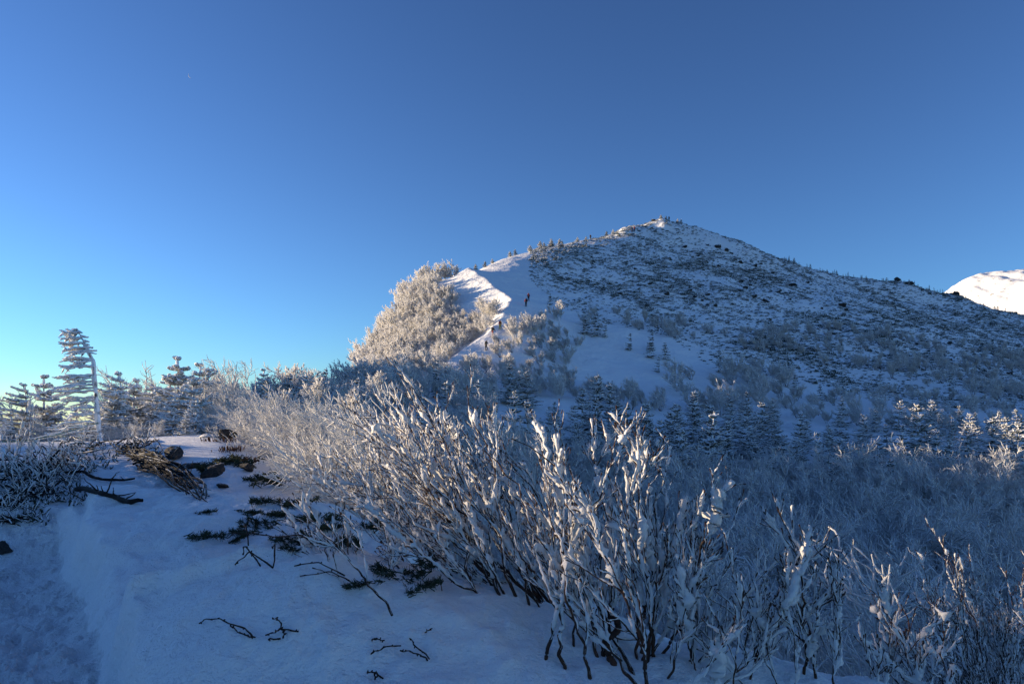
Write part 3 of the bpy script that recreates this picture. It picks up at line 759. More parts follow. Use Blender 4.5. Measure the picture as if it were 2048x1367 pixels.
# the sunlit flank left of the crest: a fluffy pale wood
FLANK = [(716, 752), (735, 720), (765, 664), (815, 606), (862, 566), (925, 548), (955, 575), (985, 610), (1000, 638), (965, 672), (930, 690), (905, 712), (880, 752)]
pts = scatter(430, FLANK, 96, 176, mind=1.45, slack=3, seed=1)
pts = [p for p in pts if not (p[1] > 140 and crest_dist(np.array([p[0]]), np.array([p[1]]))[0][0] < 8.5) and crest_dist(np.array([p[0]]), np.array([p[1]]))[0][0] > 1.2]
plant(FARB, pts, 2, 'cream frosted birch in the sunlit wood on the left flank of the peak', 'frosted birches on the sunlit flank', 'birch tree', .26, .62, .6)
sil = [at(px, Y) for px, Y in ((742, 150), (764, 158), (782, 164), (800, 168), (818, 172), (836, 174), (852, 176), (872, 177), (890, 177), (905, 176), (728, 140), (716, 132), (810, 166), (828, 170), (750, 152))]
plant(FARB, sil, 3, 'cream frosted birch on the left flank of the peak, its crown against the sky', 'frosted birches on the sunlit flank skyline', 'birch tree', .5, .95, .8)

# saddle forest, mostly in the shadow of the added spur
SADDLE = [(380, 900), (420, 790), (640, 770), (720, 770), (900, 770), (960, 800), (960, 900), (700, 905)]
pts = scatter(170, [(360, 1000), (380, 760), (1000, 740), (1010, 1000)], 36, 98, mind=2.0, slack=90, seed=4)
plant(FARD + FARB[:2], pts, 5, 'blue shaded frosty birch in the wood across the saddle', 'frosted birches in the saddle wood', 'birch tree', .45, .78, .5)
sc = scatter(26, [(330, 1000), (380, 760), (1000, 740), (1010, 1000)], 40, 90, mind=4, slack=60, seed=6)
plant(CONF, sc, 7, 'small snowy fir poking from the birch wood across the saddle', 'firs in the saddle wood', 'fir tree', .9, 1.25, .5)

# combed birch thicket on the near slope, sunlit, between the snow hump and the big shrubs
for i, (px, Y) in enumerate([(520, 21), (548, 19.5), (560, 22), (585, 18.5), (600, 20), (622, 17.5), (640, 19), (655, 16.6), (690, 15.6), (705, 18), (735, 14.5), (775, 15), (800, 12.5), (845, 13.5), (880, 11.5), (930, 13), (560, 25), (590, 24), (660, 23), (740, 22), (820, 21), (500, 26), (700, 13.6), (760, 12.2), (840, 10.5)]):
    p = at(px, Y)
    top = np.interp(px, [400, 440, 520, 600, 700, 780, 900, 960], [810, 800, 784, 772, 778, 790, 815, 835]) + rng.uniform(-2, 40)
    s = max(.25, (z_of(top, Y) - p[2]) / 4.5)
    BIRCHES.append((MID[i % 4], p, rng.normal(0, .3), (s, s, s), 'wind combed frosty birch in the sunlit thicket beyond the sweeping shrubs', 'combed birches of the sunlit thicket'))

# the blue thicket filling the hollow on the right
HOL = [(960, 1367), (940, 1050), (1000, 960), (1200, 930), (1320, 915), (1500, 905), (2140, 930), (2200, 1367), (2200, 1900), (960, 1900)]
pts = scatter(330, HOL, 8.5, 64, mind=1.8, slack=400, seed=8)
pts = [p for p in pts if p[0] / p[1] * F + HX > 985 + max(0, 14 - p[1]) * 30]
def hs_(p): return np.interp(p[1], [8, 14, 30, 60], [.62, .75, .95, 1.05])
plant(THK, pts, 9, 'blue shaded frosty birch in the thicket of the hollow', 'frosted birches of the hollow', 'birch tree', .65, 1.25, .9, sfun=hs_)

# firs of the valley, their tops reaching the sun
VF = [(1195, 742, 84, 1.30), (1225, 757, 82, 1.0), (1020, 722, 88, .95), (1038, 735, 90, .75), (1056, 735, 90, .85), (1150, 800, 72, .9), (1110, 800, 80, .9), (1290, 800, 76, .95), (1320, 830, 68, .9), (1385, 772, 84, 1.1), (1420, 800, 72, 1.15), (1425, 812, 66, .85), (1362, 850, 62, .7), (1450, 830, 70, .9), (1500, 825, 74, 1.0), (1555, 820, 78, 1.05), (1590, 850, 66, .8), (1640, 835, 72, 1.0), (1680, 850, 68, .9), (1720, 830, 78, 1.0), (1760, 850, 70, .9), (1800, 820, 74, 1.1), (1838, 800, 76, 1.1), (1870, 830, 68, 1.05), (1895, 850, 66, .8), (1940, 820, 72, 1.15), (1985, 805, 74, 1.15), (2010, 860, 64, .8), (2035, 815, 70, 1.1), (1240, 830, 70, .85), (1185, 850, 64, .7), (1080, 830, 70, .8), (1060, 800, 80, .8), (1540, 880, 62, .7), (1780, 890, 60, .7), (1660, 890, 60, .65), (2090, 830, 70, 1.1), (2140, 820, 72, 1.1)]
for i, (px, py, Y, s) in enumerate(VF):
    py += 20 if px > 1480 and px != 1838 else 0
    p = at(px, Y); top = z_of(py, Y); s = max(.35, min(1.8, (top - p[2]) / 5.3))
    lit = i in (0, 1, 2, 3, 4)
    lb = ['tallest snowy fir in the hollow, its tip lit cream by the sun', 'shorter snowy fir with a lit tip, just right of the tallest lit fir', 'broad fir with a sunlit crown below the crest path', 'slim fir with a one sided lit top beside the broad sunlit fir', 'pointed small fir with a lit tip right of the slim one sided fir'][i] if lit else 'snowy fir in the blue shadow of the hollow'
    o = dup(CON[i % 4], p, rng.uniform(0, 6.28), (s * .95, s * .95, s), lb, None if lit else 'shaded firs of the hollow'); o['category'] = 'fir tree'
fil = scatter(96, [(1000, 960), (1000, 850), (1300, 860), (1500, 830), (2140, 800), (2140, 960)], 60, 96, mind=2.2, slack=80, seed=10)
plant(CON, fil, 11, 'snowy fir in the blue shadow of the hollow', 'shaded firs of the hollow', 'fir tree', .6, 1.15, 3, sfun=lambda p: 1.0 if p[0] / p[1] < .42 else .78)

# lower hillside: bare frosted birches and scattered firs
LOW = [(930, 760), (985, 690), (1050, 640), (1120, 640), (1160, 690), (1130, 760), (1250, 790), (1330, 800), (1340, 880), (1000, 860), (900, 800)]
pts = scatter(70, LOW, 98, 150, mind=2.4, slack=10, seed=12)
plant(FARB[:3] + FARD, pts, 13, 'frosty birch on the shaded lower slope below the crest path', 'frosted birches on the lower slope', 'birch tree', .38, .7, .6)
BELT = [(1150, 660), (1250, 660), (1420, 690), (1600, 720), (1800, 760), (2120, 830), (2120, 720), (1900, 690), (1700, 660), (1500, 650), (1330, 640), (1200, 620)]
pts = scatter(190, BELT, 98, 190, mind=1.8, slack=8, seed=14)
plant(FARD, pts, 15, 'small bare frosty birch in the shrub belt across the hillside', 'frosted birches of the hillside belt', 'birch tree', .3, .75, .7)
BELT2 = [(1330, 760), (1560, 740), (1600, 790), (1800, 780), (2120, 830), (2120, 900), (1600, 840), (1330, 830)]
pts = scatter(130, BELT2, 88, 150, mind=1.8, slack=12, seed=16)
plant(FARD + FARB[3:], pts, 17, 'grey frosty birch at the foot of the hillside', 'frosted birches at the hill foot', 'birch tree', .4, .85, .7, sfun=lambda p: 1.0 if p[0] / p[1] < .42 else .6)
hf = [hit(px, py, 90) for px, py in ((1170, 668), (1190, 672), (1212, 676), (1262, 700), (1300, 716), (1330, 720), (1318, 745), (1306, 700), (1100, 610), (1590, 775), (1560, 770), (1690, 790), (1440, 745), (1640, 800), (1500, 790), (1840, 820), (1760, 770), (1900, 780), (1960, 760))]
for i, p in enumerate(hf):
    lb = 'small wind bent fir standing alone on the shaded snow slope' if i not in (0, 1, 2) else ['fir with a sun touched top, leftmost of the three firs on the snow shelf', 'fir in the middle of the three firs on the snow shelf', 'dark fir at the right of the three firs on the snow shelf'][i]
    o = dup(CONF[i % 4], p, rng.normal(0, .5), rng.uniform(.75, 1.15) * (1.25 if i < 3 else 1), lb, None if i < 3 else 'lone firs on the snow slope'); o['category'] = 'fir tree'

# ================================================================== the rimed firs on the left shoulder
def big_flag_fir():
    g = np.random.default_rng(77); base = at(203, 20.5); Y = base[1]
    tp = np.array([W(203, 905, Y), W(200, 880, Y), W(198, 850, Y), W(193, 800, Y), W(191, 760, Y), W(186, 720, Y), W(180, 703, Y), W(172, 690, Y), W(162, 674, Y), W(153, 658, Y)])
    tp[0][2] = min(tp[0][2], base[2] - .1)
    P = np.stack([np.interp(np.linspace(0, 9, 60), np.arange(10), tp[:, k]) for k in range(3)], 1) - base
    P += np.stack([snoise(g, 60, 6) for _ in range(3)], 1) * .02
    root = empty('rimed_fir', base)
    v, f = tubes([P], [rad(.078, .014, 60) * (1 + .12 * snoise(g, 60, 2))], 9, jit=.15, seed=1); obj('trunk', mesh_data('flag_fir_trunk', v, f, M['trunk']), root)
    rime = P + np.array([-.05, -.03, 0]) * np.linspace(.6, .9, 60)[:, None]
    v, f = tubes([rime], [(.066 * np.clip(.55 + .75 * snoise(g, 60, 2.2), .02, 2)) * np.linspace(1, .3, 60)], 8, jit=.4, seed=2)
    obj('rime', mesh_data('flag_fir_rime', v, f, M['rime']), root)
    A, R, T, TR = [], [], [], []
    spec = [(660, 141, 1.0), (668, 137, 1), (677, 136, 1), (688, 134, 1.1), (698, 137, 1.1), (704, 150, .8), (719, 130, 1.1), (722, 150, .8), (733, 127, 1.15), (751, 120, 1.2), (756, 128, 1.0), (766, 140, .8), (772, 116, 1.0), (779, 118, .9), (785, 105, .9), (795, 128, .8), (804, 138, .7), (815, 132, .8), (828, 140, .8), (842, 120, .9), (852, 100, .9), (863, 70, .8), (872, 110, .7)]
    zs = P[:, 2] + base[2]
    for py, xt, k in spec:
        z0 = z_of(py - 2, Y); i = int(np.argmin(np.abs(zs - z0))); p = P[i]
        xt -= 6; k *= 1.15
        tip = W(xt, py + (3 if py < 830 else 14), Y) - base
        for rep in range(3 if py < 840 else 2):
            dy = g.normal(0, .18) if rep else 0
            e = tip + [g.normal(0, .05) + .25 * rep * .4, dy - .1 * rep, g.normal(0, .03)]
            n = 16; Q = smooth_path(g, p, (p + e) / 2 + [0, 0, .03 + (.1 if py > 830 else 0)], e, n, .05)
            A.append(Q); R.append(.042 * k * (.75 + .45 * np.abs(snoise(g, n, 2.2))) * np.linspace(.75, 1.0, n) * (1 - .5 * np.linspace(0, 1, n) ** 6))
            for t in g.uniform(.15, .98, 8):
                q, d = interp_poly(Q, t)
                T.append(path(g, q, d + [g.normal(0, .3), g.normal(0, .9), g.normal(-.03, .12)], g.uniform(.10, .26), 4, (-1, 0, 0), .15, .1)); TR.append(.026 * g.uniform(.7, 1.3) * np.array([1, 1.1, .9, .4]))
    for py in (664, 671, 679, 687, 694, 700):
        i = int(np.argmin(np.abs(zs - z_of(py, Y)))); A.append(path(g, P[i], (1, g.normal(0, .5), -.15), g.uniform(.12, .24), 6)); R.append(rad(.05, .03, 6))
    z0 = z_of(705, Y); i = int(np.argmin(np.abs(zs - z0)))
    A.append(path(g, P[i], (1, -.2, .02), .22, 6)); R.append(rad(.04, .02, 6))
    v, f = tubes(A + T, R + TR, 7, jit=.38, seed=3, flat=((0, 0, 1), .75))
    obj('crown', mesh_data('flag_fir_crown', v, f, M['needle_rimed']), root)
    tag(root, 'tall wind flagged fir plastered with rime, all its branches pointing left', 'fir tree')
big_flag_fir()
LF = [(50, 762, 23.5, 1, 'dark stemmed rimed fir, bent left, near the left edge of the photo'), (88, 745, 27, 0, 'slim rimed fir with a bare pole top, left of the flagged fir'), (-8, 775, 25, 1, 'rimed fir cut by the left edge of the photo'),
      (240, 738, 25, 1, 'broad rimed fir with a hooded top, right of the flagged fir'), (262, 765, 27, 2, 'bushy rimed fir against the right side of the hooded fir'), (215, 790, 26, 3, 'low rimed fir just behind the flagged fir trunk'), (300, 770, 29, 3, 'rimed fir between the hooded fir and the pointed fir'), (357, 708, 28, 0, 'tall pointed fir with a sun bleached tip'),
      (345, 790, 24, 3, 'wide drooping fir below the tall pointed fir'), (382, 748, 27, 2, 'dark sided fir leaning on the tall pointed fir'), (398, 722, 33, 0, 'thin far fir, left of the pair behind the pointed fir'), (412, 728, 35, 2, 'thin far fir, right of the pair behind the pointed fir'), (372, 828, 21, 0, 'knee high rimed fir on the snow hump'),
      (228, 772, 24.5, 0, 'pale rimed fir close behind the flagged fir, right side'), (276, 752, 28, 1, 'rimed fir filling between hooded and bushy firs'), (318, 788, 25.5, 2, 'short rimed fir before the wood, right of the hooded fir'), (336, 745, 30, 3, 'rimed fir just left of the tall pointed fir'), (374, 764, 26, 1, 'rimed fir just right of the tall pointed fir'), (390, 792, 24.5, 3, 'rimed fir at the left end of the sunlit thicket'),
      (20, 830, 22, 3, 'squat rimed fir under the bent fir at the left edge'), (110, 800, 28, 2, 'rimed fir filling the gap left of the flagged fir'), (150, 815, 25, 3, 'wide rimed fir behind the flagged fir branches'), (525, 735, 60, 0, 'tiny fir on the birch skyline')]
for i, (px, py, Y, k, lb) in enumerate(LF):
    p = at(px, Y); s = max(.22, (z_of(py, Y) - p[2]) / 3.7); wd_ = 1.35 if k in (1, 3) else 1.15
    o = dup(RIM[k], p, rng.normal(0, .3) if k % 2 else rng.uniform(0, 6), (s * wd_, s * wd_, s), lb); o['category'] = 'fir tree'
# frosted birch bushes around them
lft = [(285, 778, 33), (320, 765, 35), (450, 752, 36), (475, 748, 38), (435, 772, 32), (270, 835, 22.5), (285, 845, 21.5), (325, 842, 21.5), (60, 838, 24), (95, 835, 23), (140, 850, 23), (10, 850, 22.5), (180, 845, 24), (235, 850, 22.5), (510, 755, 40), (30, 800, 30), (490, 775, 31), (440, 815, 27)]
for i, (px, py, Y) in enumerate(lft):
    p = at(px, Y); s = max(.14, (z_of(py, Y) - p[2]) / 3.6)
    BIRCHES.append((MID[i % 4], p, rng.normal(0, .6), (s * .9, s * .9, s), 'pale frosty birch bush among the rimed firs on the left shoulder', 'frosty bushes among the rimed firs'))

# ================================================================== hillside scrub, rocks, skyline firs
PV = [pine_mesh('p%d' % i, 400 + i, .75, .28, 46, lr=.075, ll=.34, sides=3) for i in range(6)]
PM = [mesh_data('hill_pine%d' % i, v, f, M['pine' if i % 2 else 'needle_far']) for i, (v, f) in enumerate(PV)]
HILLP = [(1045, 530), (1060, 500), (1100, 486), (1250, 456), (1325, 436), (1400, 448), (1560, 510), (1700, 542), (1890, 584), (2048, 620), (2140, 645), (2140, 880), (1900, 830), (1600, 760), (1420, 735), (1340, 672), (1200, 650), (1120, 612), (1070, 570)]
hp = scatter(25000, HILLP, 108, 264, mind=.40, slack=0, seed=20)
ha = np.array(hp); nz = fbm(ha[:, 0] * .055 + ha[:, 1] * .02, ha[:, 1] * .07, o=3, s=25) + .6 * vnoise(ha[:, 0] * .35, ha[:, 1] * .22, s=27)
hpx = ha[:, 0] / ha[:, 1] * F + HX
gs = np.random.default_rng(26); lane = np.abs(hpx - np.interp(ha[:, 1], [130, 150, 180, 215], [1052, 1050, 1045, 1050])) < 14
keep = (nz > -.9 + gs.uniform(-.5, .5, len(nz)) - .1 * sstep(180, 240, ha[:, 1])) & ~lane
ha = ha[keep]
sz = gs.uniform(.25, .8, len(ha)) ** 1.2 * (.7 + .6 * np.clip(nz[keep] + .2, 0, 1.2)) * 1.15
order = np.argsort(-sz / ha[:, 1]); pine_first = order[:290]; pine_rest = order[290:]
for j in pine_first:
    o = obj('dwarf_pine', PM[int(gs.integers(6))], None, ha[j] - [0, 0, .05]); s = sz[j]; o.scale = (s, s, s * 1.1); o.rotation_euler = (0, 0, gs.normal(0, .8))
    tag(o, 'low dark dwarf pine poking through the snow of the shaded hillside', 'dwarf pine', 'dwarf pines of the hillside')
gsm = np.random.default_rng(29); sx = gsm.uniform(370, 560, 900); sy = gsm.uniform(540, 640, 900); sx_ = sx / sy * F + HX; sz_ = summit_z(sx, sy); spy = HY - (sz_ - EZ) / sy * F
sk_ = (spy > 556 + .10 * np.abs(sx_ - 1990)) & (sx_ > 1940)
SUMMIT_PINES = [(int(gsm.integers(6)), (a, b, c - .1), float(gsm.uniform(0, 6)), (q, q, q)) for a, b, c, q in zip(sx[sk_], sy[sk_], sz_[sk_], gsm.uniform(.5, 1.3, int(sk_.sum())))][::3]
PINE_REST = SUMMIT_PINES + [(int(gs.integers(6)), tuple(ha[j] - [0, 0, .05]), float(gs.normal(0, .8)), (sz[j], sz[j], sz[j] * 1.1)) for j in pine_rest]

RK = [rock_mesh('hill_rock%d' % i, 500 + i, (1, .9, .72), 3) for i in range(5)]
HR = [(1436, 495, 15), (1369, 496, 12), (1416, 492, 8), (1453, 503, 12), (1481, 528, 10), (1511, 533, 12), (1438, 533, 9), (1396, 513, 8), (1338, 517, 8), (1345, 502, 6), (1381, 583, 13), (1390, 595, 10), (1415, 590, 11), (1404, 602, 9), (1415, 612, 8), (1431, 614, 11), (1334, 590, 12), (1293, 613, 12), (1238, 588, 12), (1299, 569, 9), (1490, 577, 12), (1501, 563, 10), (1500, 571, 9), (1482, 565, 12), (1481, 584, 8), (1508, 594, 14), (1531, 605, 17), (1555, 585, 19), (1615, 566, 9), (1585, 571, 16), (1545, 547, 8), (1624, 584, 7), (1685, 612, 20), (1692, 620, 14), (1687, 650, 11), (1668, 669, 12), (1644, 618, 8), (1832, 688, 9), (1855, 703, 9), (1852, 684, 10), (1873, 703, 6), (1941, 717, 10), (1990, 713, 12), (1899, 688, 10), (1802, 654, 7), (1817, 641, 8), (2019, 748, 13), (2042, 735, 13), (1462, 508, 9), (1470, 520, 9), (1522, 528, 8), (1498, 540, 7), (1580, 600, 8), (1640, 640, 8), (1720, 660, 8), (1760, 690, 9), (1900, 720, 9), (1960, 740, 9), (1350, 560, 7), (1270, 540, 7), (1210, 520, 6), (1465, 610, 8), (1540, 640, 8)]
named = {0: 'dark rock outcrop high on the hillside below the summit', 26: 'lone dark boulder in the open snow right of the boulder string', 27: 'widest dark boulder of the hillside, beside a clean snow patch', 32: 'stacked dark slabs on the right part of the hillside', 17: 'dark boulder at the lower edge of the hillside scrub'}
for i, (px, py, w) in enumerate(HR):
    p = hit(px, py, 100); r = w / F * p[1] / 2
    o = obj('boulder', RK[i % 5], None, p + [0, 0, r * .15]); o.scale = (r * 1.1, r, r * rng.uniform(.8, 1.15)); o.rotation_euler = (rng.normal(0, .15), rng.normal(0, .2), rng.uniform(0, 6.28))
    tag(o, named.get(i, 'dark boulder showing through the snow of the shaded hillside'), 'boulder', None if i in named else 'boulders of the hillside')
def skyY(px, a=120, b=300):
    c = int(round(float(col_of(px)))); r0, r1 = np.searchsorted(RY, [a, b]); return RY[r0 + int(np.argmin(PYG[r0:r1, c]))]
for px, w, h, lb in ((1912, 12, 15, 'dark rock pinnacle standing on the right skyline notch'), (1796, 16, 10, 'left rock of the flat knoll on the right skyline'), (1818, 18, 11, 'right rock of the flat knoll on the right skyline'), (1307, 10, 6, 'dark brown rock just below the summit')):
    Y = skyY(px) - 1.5; p = at(px, Y); r = w / F * Y / 2
    o = obj('boulder', RK[int(w) % 5], None, p + [0, 0, r * .4]); o.scale = (r, r, h / F * Y / 1.5); tag(o, lb, 'boulder')
gq = np.random.default_rng(31)
for i in range(96):
    px = gq.uniform(1565, 1900) if i < 78 else gq.uniform(1900, 2120); Y = skyY(px) - gq.uniform(0, 5); p = at(px, Y)
    o = dup(CONF[int(gq.integers(4))], p, gq.uniform(0, 6), gq.uniform(.22, .62), 'small dark fir in the fringe along the right skyline of the hill', 'firs along the right skyline'); o['category'] = 'fir tree'
for i, (px, h) in enumerate([(951, 12), (970, 14), (985, 10), (1020, 12), (1030, 14), (1060, 14), (1080, 17), (1088, 13), (1103, 18), (1119, 16), (1124, 12), (1155, 10), (1172, 9), (1213, 11), (1226, 9), (1322, 8), (1332, 8), (1355, 10), (1362, 9)]):
    Y = skyY(px) - .5; p = at(px, Y); s = h / F * Y / 3.8
    o = dup((RIM[0], CONF[1], RIM[2])[i % 3], p, gq.uniform(0, 6), (s * 1.5, s * 1.5, s), 'little sun tinted rimed fir on the left skyline ridge of the peak', 'little firs along the left skyline'); o['category'] = 'fir tree'
for i, (px, py) in enumerate([(1068, 655), (1080, 650), (1052, 660), (1040, 668), (1085, 640)]):
    p = hit(px, py, 100); BIRCHES.append((FARB[i % 5], p, rng.normal(0, .5), (.36, .36, .34), 'frosty birch clump on the snow shoulder right of the climbing hikers', 'birch clump beside the crest path'))

# ================================================================== near rocks, dead wood, pine mats, twigs
NR = [(343, 920, 34, 26, 'square dark rock standing on the snow beside the dead pine stems'), (308, 925, 26, 22, 'dark rock half hidden by the dead pine stems'), (368, 940, 38, 14, 'flat dark slab in front of the square rock'), (425, 955, 34, 26, 'round dark rock with pine needles on the near slope'), (490, 944, 20, 20, 'upright grey rock on the open snow slope'), (440, 976, 24, 9, 'small flat rock below the round dark rock'), (371, 968, 16, 14, 'brown rock wedged under the dead pine stems'),
      (448, 868, 32, 18, 'dark rock with a snow cap on top of the snow hump'), (690, 968, 34, 26, 'brown rock behind the thin snowy branches'), (668, 950, 24, 20, 'smaller rock beside the brown rock behind thin branches'), (1128, 1222, 26, 40, 'dark pointed rock behind the birch trunks at the bottom'), (2, 1112, 22, 26, 'dark rock cut by the left edge of the photo')]
for i, (px, py, w, h, lb) in enumerate(NR):
    p = hit(px, py) if i != 10 else at(px, 5.6)
    if p[1] > 26: p = at(px, 14)
    if i == 7: p = at(px, 18.6)
    if i == 10: p[2] = z_of(py, p[1]) 
    Y = p[1]; r = w / F * Y / 2 * 1.35
    o = obj('rock', rock_mesh('near_rock%d' % i, 600 + i, (1, .8, 1), 4, 'rock_near', .5), None, p + [0, r * .5, h / F * Y * .45]); o.scale = (r * 1.15, r * 1.1, h / F * Y / 1.6); o.rotation_euler = (rng.normal(0, .15), rng.normal(0, .15), rng.uniform(0, 6))
    tag(o, lb, 'rock')
o = obj('snow_cap', rock_mesh('snow_cap', 640, (1, .8, .5), 4, 'rock_near', .25), None, at(425, 18.8) + [0, 0, .02]); o.scale = (.36, .3, .17); o.data.materials[0] = M['snow_near']; tag(o, 'smooth mound of snow left of the capped rock on the hump', 'snow mound')

def on_snow(pts, lift, Ymax=24, Y=None):
    out = []
    for k, (px, py) in enumerate(pts):
        p = hit(px, py) if Y is None else at(px, Y[k])
        if p[1] > Ymax: p = at(px, Ymax)
        l = lift[k] if hasattr(lift, '__len__') else lift
        out.append(p + [0, 0, l])
    return np.array(out)
def resample(P, n):
    return np.stack([np.interp(np.linspace(0, len(P) - 1, n), np.arange(len(P)), P[:, k]) for k in range(3)], 1)
# fallen creeping pine: a sheaf of bare stems lying down the slope
g = np.random.default_rng(41); base = hit(300, 935); A, R = [], []
for i in range(70):
    t = g.uniform(0, 1); u = g.uniform(0, .45)
    x0, y0 = 226 + 62 * t + 80 * u * g.uniform(.5, 1) + g.normal(0, 7), 894 + 40 * t + 46 * u + g.normal(0, 5)
    x1, y1 = 338 + 74 * t + g.normal(0, 12), 938 + 62 * t + g.normal(0, 6)
    c1, c2 = g.normal(0, 9), g.normal(0, 7)
    P = on_snow([(x0, y0), (x0 * .72 + x1 * .28, y0 * .72 + y1 * .28 - 5 + c2), (x0 * .45 + x1 * .55, y0 * .45 + y1 * .55 + c1 * .5), (x0 * .2 + x1 * .8, y0 * .2 + y1 * .8 - 2 + c2 * .5), (x1, y1)], [g.uniform(-.02, .16), g.uniform(.04, .24), g.uniform(.05, .22), g.uniform(.02, .15), g.uniform(-.05, .03)], 19)
    n = 34; Q = resample(P, n); Q = np.stack([np.convolve(np.pad(Q[:, k], 4, mode='edge'), np.ones(9) / 9, 'valid') for k in range(3)], 1) + np.stack([snoise(g, n, 7) for _ in range(3)], 1) * .075
    A.append(Q - base); R.append(rad(g.uniform(.012, .030), .007, n) * (1 + .15 * snoise(g, n, 3)))
    if g.uniform() < .5:
        q, d = interp_poly(Q, g.uniform(.2, .9)); A.append(path(g, q - base, d + g.normal(0, .5, 3) + [0, 0, .3], g.uniform(.2, .5), 8, (0, 0, 1), .05, .16)); R.append(rad(.009, .004, 8))
root = empty('dead_pine', base); v, f = tubes(A, R, 6, jit=.15, seed=4); obj('stems', mesh_data('dead_pine_stems', v, f, M['dead']), root)
sn = [a + [0, -.004, .020] for a in A]; v, f = tubes(sn, [.5 * r * np.clip(-.1 + .9 * snoise(g, len(r), 3), .05, 2) for r in R], 6, jit=.3, seed=5); obj('snow', mesh_data('dead_pine_snow', v, f, M['hero_snow']), root)
tag(root, 'heap of dark dead creeping pine stems sweeping down across the snow', 'dead pine')
for nm, pts_, r, lb in (('dead_branch', [(150, 988), (180, 988), (205, 992), (235, 1004), (262, 1010), (285, 1008)], .045, 'thick crooked brown branch lying along the edge of the snow bank'), ('dead_branch', [(130, 952), (165, 950), (182, 957), (205, 966), (240, 968), (268, 962)], .032, 'long bare root curving over the snow above the crooked brown branch')):
    P = on_snow(pts_, .06); Q = resample(P, 34); gg = np.random.default_rng(len(pts_) + int(r * 1e3)); Q += np.stack([snoise(gg, 34, 4) for _ in range(3)], 1) * .03
    b = Q[0].copy(); A, R = [Q - b], [rad(r, r * .6, 34) * (1 + .15 * snoise(gg, 34, 2))]
    for _ in range(7): q, d = interp_poly(Q, gg.uniform(.05, .9)); A.append(path(gg, q - b, d * .5 + gg.normal(0, .5, 3) + [0, 0, .5], gg.uniform(.12, .4), 8, (0, 0, 1), .03, .15)); R.append(rad(.012, .004, 8))
    v, f = tubes(A, R, 8, jit=.14, seed=9); tag(obj(nm, mesh_data(nm, v, f, M['dead']), None, b), lb, 'dead branch')
# tangles at the left edge: low dark stems with frosted shoots
def tangle(seed, x0, x1, y0, y1, n, lb, up=.35, ymax=20):
    g = np.random.default_rng(seed); base = hit((x0 + x1) / 2, (y0 + y1) / 2); A, R, S, SR = [], [], [], []
    for i in range(n):
        ya = g.uniform(y0, y1); xa = g.uniform(x0, x0 + (x1 - x0) * .6); xb = xa + g.uniform(.25, .6) * (x1 - x0)
        P = on_snow([(xa, ya), ((xa + xb) / 2, ya + g.normal(-4, 8)), (xb, ya + g.normal(0, 8))], [g.uniform(0, .15), g.uniform(.05, up), g.uniform(0, .2)], ymax)
        m = 20; Q = resample(P, m) + np.stack([snoise(g, m, 4) for _ in range(3)], 1) * .07; A.append(Q - base); R.append(rad(g.uniform(.010, .026), .007, m))
        for _ in range(4):
            q, d = interp_poly(Q, g.uniform(.05, .95)); B = path(g, q - base, g.normal(0, .6, 3) + [-.2, 0, .8], g.uniform(.15, .55), 9, (-.2, 0, 1), .04, .16)
            A.append(B); R.append(rad(.009, .0035, 9)); S.append(B + [.004, -.006, .006]); SR.append(.0085 * np.clip(.5 + .7 * snoise(g, 9, 2.5), .1, 2))
        if g.uniform() < .3: S.append(Q - base + [0, -.004, .014]); SR.append(.015 * np.clip(.4 + .9 * snoise(g, m, 3), .05, 2))
    r = empty('creeping_pine', base); v, f = tubes(A, R, 5, jit=.12, seed=seed); obj('stems', mesh_data('tangle_stems', v, f, M['dead']), r)
    v, f = tubes(S, SR, 6, jit=.3, seed=seed + 1); obj('rime', mesh_data('tangle_rime', v, f, M['rime']), r)
    Z, ZR = [], []
    for i in range(n * 5):
        p = hit(g.uniform(x0, x1), g.uniform(y0, y1)); p = p if p[1] < ymax else at(g.uniform(x0, x1), ymax)
        for _ in range(4): Z.append(path(g, p - base + [g.normal(0, .05), g.normal(0, .05), 0], g.normal(0, .6, 3) + [0, 0, .6], g.uniform(.05, .14), 3)); ZR.append(np.array([.010, .014, .004]))
    v, f = tubes(Z, ZR, 4, jit=.3, seed=seed + 2); obj('needles', mesh_data('tangle_needles', v, f, M['pine']), r)
    tag(r, lb, 'creeping pine'); return r
tangle(51, -20, 165, 962, 1012, 26, 'dark tangle of creeping pine stems above the trodden path', .40)
tangle(52, -20, 150, 925, 965, 20, 'frost tipped creeping pine behind the dark tangle at the left edge', .5)
tangle(53, 100, 230, 890, 945, 16, 'low creeping pine on the bank below the flagged fir', .25)
tangle(54, 230, 320, 890, 915, 9, 'thin frosted stems above the heap of dead pine', .2)
tangle(55, -10, 90, 1012, 1050, 7, 'sparse pine sprigs in the snow beside the path', .1)
for i, (bx, by, tips_, lb) in enumerate([(42, 945, [(52, 775), (48, 830), (60, 860)], 'thin frosted sapling in front of the bent fir'), (68, 948, [(56, 868), (75, 880), (60, 905)], 'white rimed sapling standing above the tangle'), (10, 940, [(4, 858), (14, 870), (-6, 880)], 'frosted sapling cut by the left edge of the photo'), (128, 950, [(92, 905), (150, 915), (100, 925), (140, 905)], 'forked white branch standing in the low pines')]):
    b = at(bx, 14.5 if i < 3 else 13.5); hero('frosted_sapling', 150 + i, b, [W(x, y, b[1] + rng.normal(0, .2)) for x, y in tips_], lb, None, r0=.014, side=6, twig=6, snow=1.1, step=.035)
